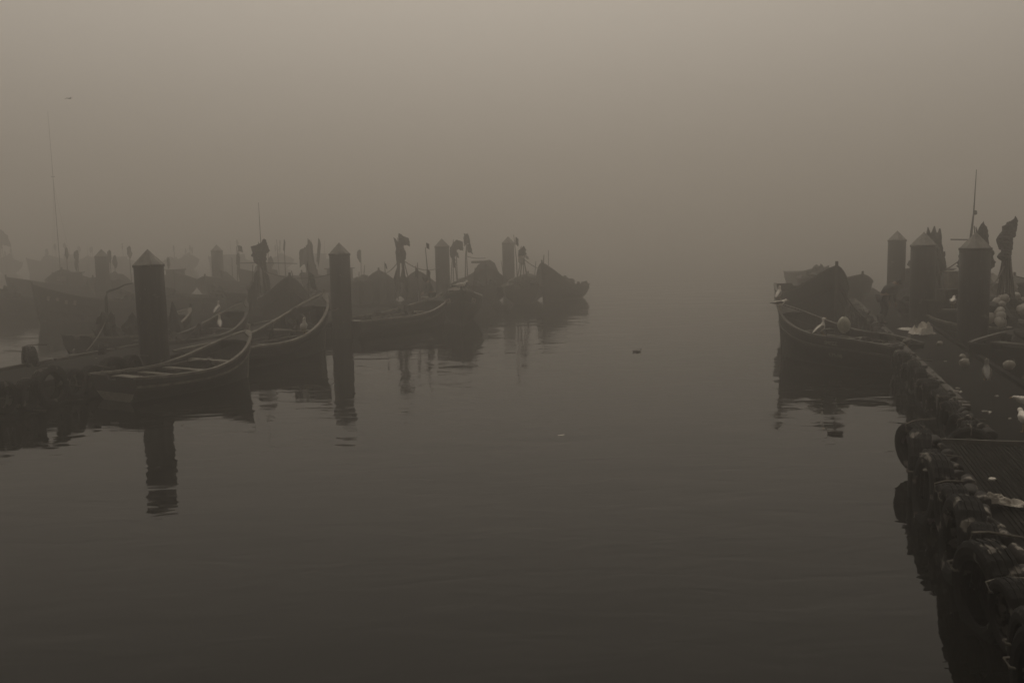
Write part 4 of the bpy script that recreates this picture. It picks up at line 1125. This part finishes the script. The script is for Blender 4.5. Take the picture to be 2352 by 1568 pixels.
def person(label, loc, rz, J, cap=True, hood=False):
    root = thing('person', label, 'person', loc, rz)
    hip, chest, neck, head = [Vector(J[k]) for k in ('hip', 'chest', 'neck', 'head')]
    waist = (hip + chest) / 2
    pts = [(hip, (.14, .12)), (waist, (.13, .105)), (chest, (.155, .115)), (neck, .055), (head - (head - neck).normalized() * .03, (.075, .085)), (head + (head - neck).normalized() * .06, (.07, .08))]
    ed = [(0, 1), (1, 2), (2, 3), (3, 4), (4, 5)]
    jac = [(hip + Vector((0, 0, .02)), (.165, .14)), (waist, (.165, .135)), (chest, (.185, .14)), (chest + (neck - chest) * .75, .09)]
    jed = [(0, 1), (1, 2), (2, 3)]
    tr = [(hip, (.15, .13))]; ted = []
    for s_ in (-1, 1):
        k = 'l' if s_ > 0 else 'r'
        kn, an, to = [Vector(J[a + k]) for a in ('knee_', 'ankle_', 'toe_')]
        hj = hip + Vector((0, s_ * .09, -.05))
        i = len(pts); pts += [(hj, .085), (kn, .058), (an, .04), (to, (.04, .028))]; ed += [(0, i), (i, i + 1), (i + 1, i + 2), (i + 2, i + 3)]
        i = len(tr); tr += [(hj, .10), ((hj + kn) / 2, .09), (kn, .075), ((kn + an) / 2, .07), (an + Vector((0, 0, .06)), .065)]; ted += [(0, i), (i, i + 1), (i + 1, i + 2), (i + 2, i + 3), (i + 3, i + 4)]
        sh, el, wr = [Vector(J[a + k]) for a in ('shoulder_', 'elbow_', 'wrist_')]
        i = len(pts); pts += [(sh, .055), (el, .04), (wr, .027)]; ed += [(2, i), (i, i + 1), (i + 1, i + 2)]
        i = len(jac); jac += [(sh, .078), ((sh + el) / 2, .066), (el, .06), (wr + (el - wr) * .12, .045)]; jed += [(2, i), (i, i + 1), (i + 1, i + 2), (i + 2, i + 3)]
        hand(root, wr, (wr - el).normalized() + Vector((.1, 0, -.4)), s_)
        bt = MB().tube([an + Vector((-.02, 0, .22)), an + Vector((-.01, 0, .1)), an + Vector((0, 0, .0)), an + Vector((.02, 0, -.045))], [.062, .06, .052, .05], 10)
        bt.tube([an + Vector((-.06, 0, -.05)), an + Vector((.04, 0, -.045)), to + Vector((0, 0, -.01)), to + Vector((.05, 0, -.015))], [.042, .05, .048, .03], 10, flat=.8)
        bt.build('boot', 'boot', root, True)
    skinned('body', pts, ed, 'skin', root)
    skinned('jacket', jac, jed, 'jacket', root)
    skinned('trousers', tr, ted, 'trous', root)
    f = Vector(J['face']).normalized()
    up = (head - neck).normalized(); up = (up - f * up.dot(f)).normalized(); sd = f.cross(up)
    MB().tube([head + f * .085 + up * .01, head + f * .112 - up * .02, head + f * .09 - up * .035], [.008, .015, .010], 6).build('nose', 'skin', root, True)
    MB().tube([head + f * .083 - up * .06 - sd * .022, head + f * .09 - up * .062, head + f * .083 - up * .06 + sd * .022], .006, 5).build('mouth', 'skin', root, True)
    for s_ in (-1, 1):
        MB().blob(head + f * .075 + sd * s_ * .03 + up * .012, (.011,) * 3, nu=8, nv=6).build('eye', 'flag', root, True)
        MB().blob(head + sd * s_ * .078 - f * .005, (.014, .014, .026), nu=8, nv=6).build('ear', 'skin', root, True)
    # hair / hood / cap
    if hood:
        hb = MB(); n = 12; rings = []
        for a, r_ in ((-.10, .04), (-.08, .095), (-.02, .12), (.05, .118), (.085, .105), (.09, .095)):
            rings.append([head + f * a + up * (.01 + r_ * 1.15 * sin(2 * pi * i / n)) + sd * r_ * cos(2 * pi * i / n) for i in range(n)])
        hb.rings(rings, cap=False); hb.build('hood', 'jacket', root, True)
    MB().blob(head + up * .035 - f * .012, (.092, .088, .085), 2, .05, 14, 9).build('hair', 'flag', root, True)
    if cap:
        MB().blob(head + up * .065 - f * .01, (.10, .096, .062), 7, .04, 14, 8).build('cap', 'jacket', root, True)
        MB().tube([head + up * .05 + f * .07, head + up * .045 + f * .14], [.07, .05], 10, flat=.12).build('cap_peak', 'jacket', root, True)
    return root
person('person in dark clothes stooping forward on the right pontoon, facing right', (9.45 * S, 24.7 * S, zt), .25,
       dict(hip=(0, 0, .84), chest=(.24, 0, 1.12), neck=(.37, 0, 1.21), head=(.48, 0, 1.24), face=(.8, 0, -.6),
            knee_l=(.10, .11, .47), ankle_l=(-.02, .13, .08), toe_l=(.14, .15, .04), knee_r=(.06, -.11, .47), ankle_r=(-.10, -.12, .08), toe_r=(.06, -.14, .04),
            shoulder_l=(.30, .19, 1.12), elbow_l=(.26, .24, .86), wrist_l=(.34, .17, .64), shoulder_r=(.30, -.19, 1.12), elbow_r=(.24, -.24, .86), wrist_r=(.33, -.17, .64)))
person('hooded person in a dark coat standing in a hazy boat, looking down to the left', (-2.72 * S, 33.4 * S, .24), 3.35,
       dict(hip=(0, 0, .92), chest=(.10, 0, 1.28), neck=(.17, 0, 1.43), head=(.24, 0, 1.52), face=(.85, 0, -.5),
            knee_l=(.05, .11, .50), ankle_l=(0, .12, .08), toe_l=(.16, .14, .04), knee_r=(.05, -.11, .50), ankle_r=(-.05, -.12, .08), toe_r=(.11, -.14, .04),
            shoulder_l=(.13, .2, 1.32), elbow_l=(.16, .26, 1.05), wrist_l=(.36, .16, .95), shoulder_r=(.13, -.2, 1.32), elbow_r=(.16, -.26, 1.05), wrist_r=(.36, -.16, .95)), cap=False, hood=True)

# mooring lines
def line(label, a, b, sag):
    a = Vector(a) * S; b = Vector(b) * S
    pts = [a.lerp(b, k / 10) - Vector((0, 0, sag * 4 * (k / 10) * (1 - k / 10))) - a for k in range(11)]
    o = MB().tube(pts, .018, 6).build('mooring_line', 'rope', None, True); o.location = a
    tag(o, label, 'rope')
line('slack mooring line from the second boat to the second pile', (-4.95, 25.4, 1.35), (-5.05, 28.4, .9), .2)
line('mooring line from the gull boat stern to the pontoon', (7.7, 20.2, .6), (8.15, 20.6, .5), .05)
line('mooring line from the nearest rowing boat to the left pontoon', (-7.9, 18.6, .5), (-8.2, 18.9, .45), .04)

line('sagging line between the tall flag bundle and the second pile', (-8.3, 32.6, 1.9), (-5.2, 28.7, 1.9), .25)
line('sagging line from the double flag bundle down to the pointed boat', (-4.0, 36, 2.2), (-5.6, 42.2, 1.3), .2)
line('line from the double flag bundle to the hazy pile', (-3.9, 36.1, 2.0), (-2.95, 40.7, 1.6), .25)
line('line from the bow of the open boat to the boat with number boards', (-2.35, 32.4, .95), (-1.7, 31.5, .95), .08)
line('line from the lens-flag dan pole to the cone-shaped heap', (-1.85, 42, 2.0), (-1.1, 43, 1.9), .06)
line('line from the mixed flag bundle down to the last boat', (.55, 40, 1.9), (1.4, 41.3, 1.4), .1)
line('line from the davit down to the left pontoon', (-10.4, 25, 1.0), (-9.9, 22.5, .45), .08)
line('line from the tall aerial down to the middle right pile', (11.8, 25, 2.3), (10.8, 25.3, 1.6), .1)
line('line from the tallest flag bundle to the darkest pile', (11.4, 22.5, 2.0), (10.2, 21.2, 1.4), .15)
line('slack line from the big high-bowed boat to the pontoon', (8.5, 24.8, 1.3), (9.5, 25.6, .5), .15)
line('line from the bow of the nearest rowing boat to the second boat', (-5.75, 20.8, 1.0), (-6.3, 22.1, .6), .08)

# drop helper properties
for o in list(bpy.data.objects):
    if '_L' in o: del o['_L']
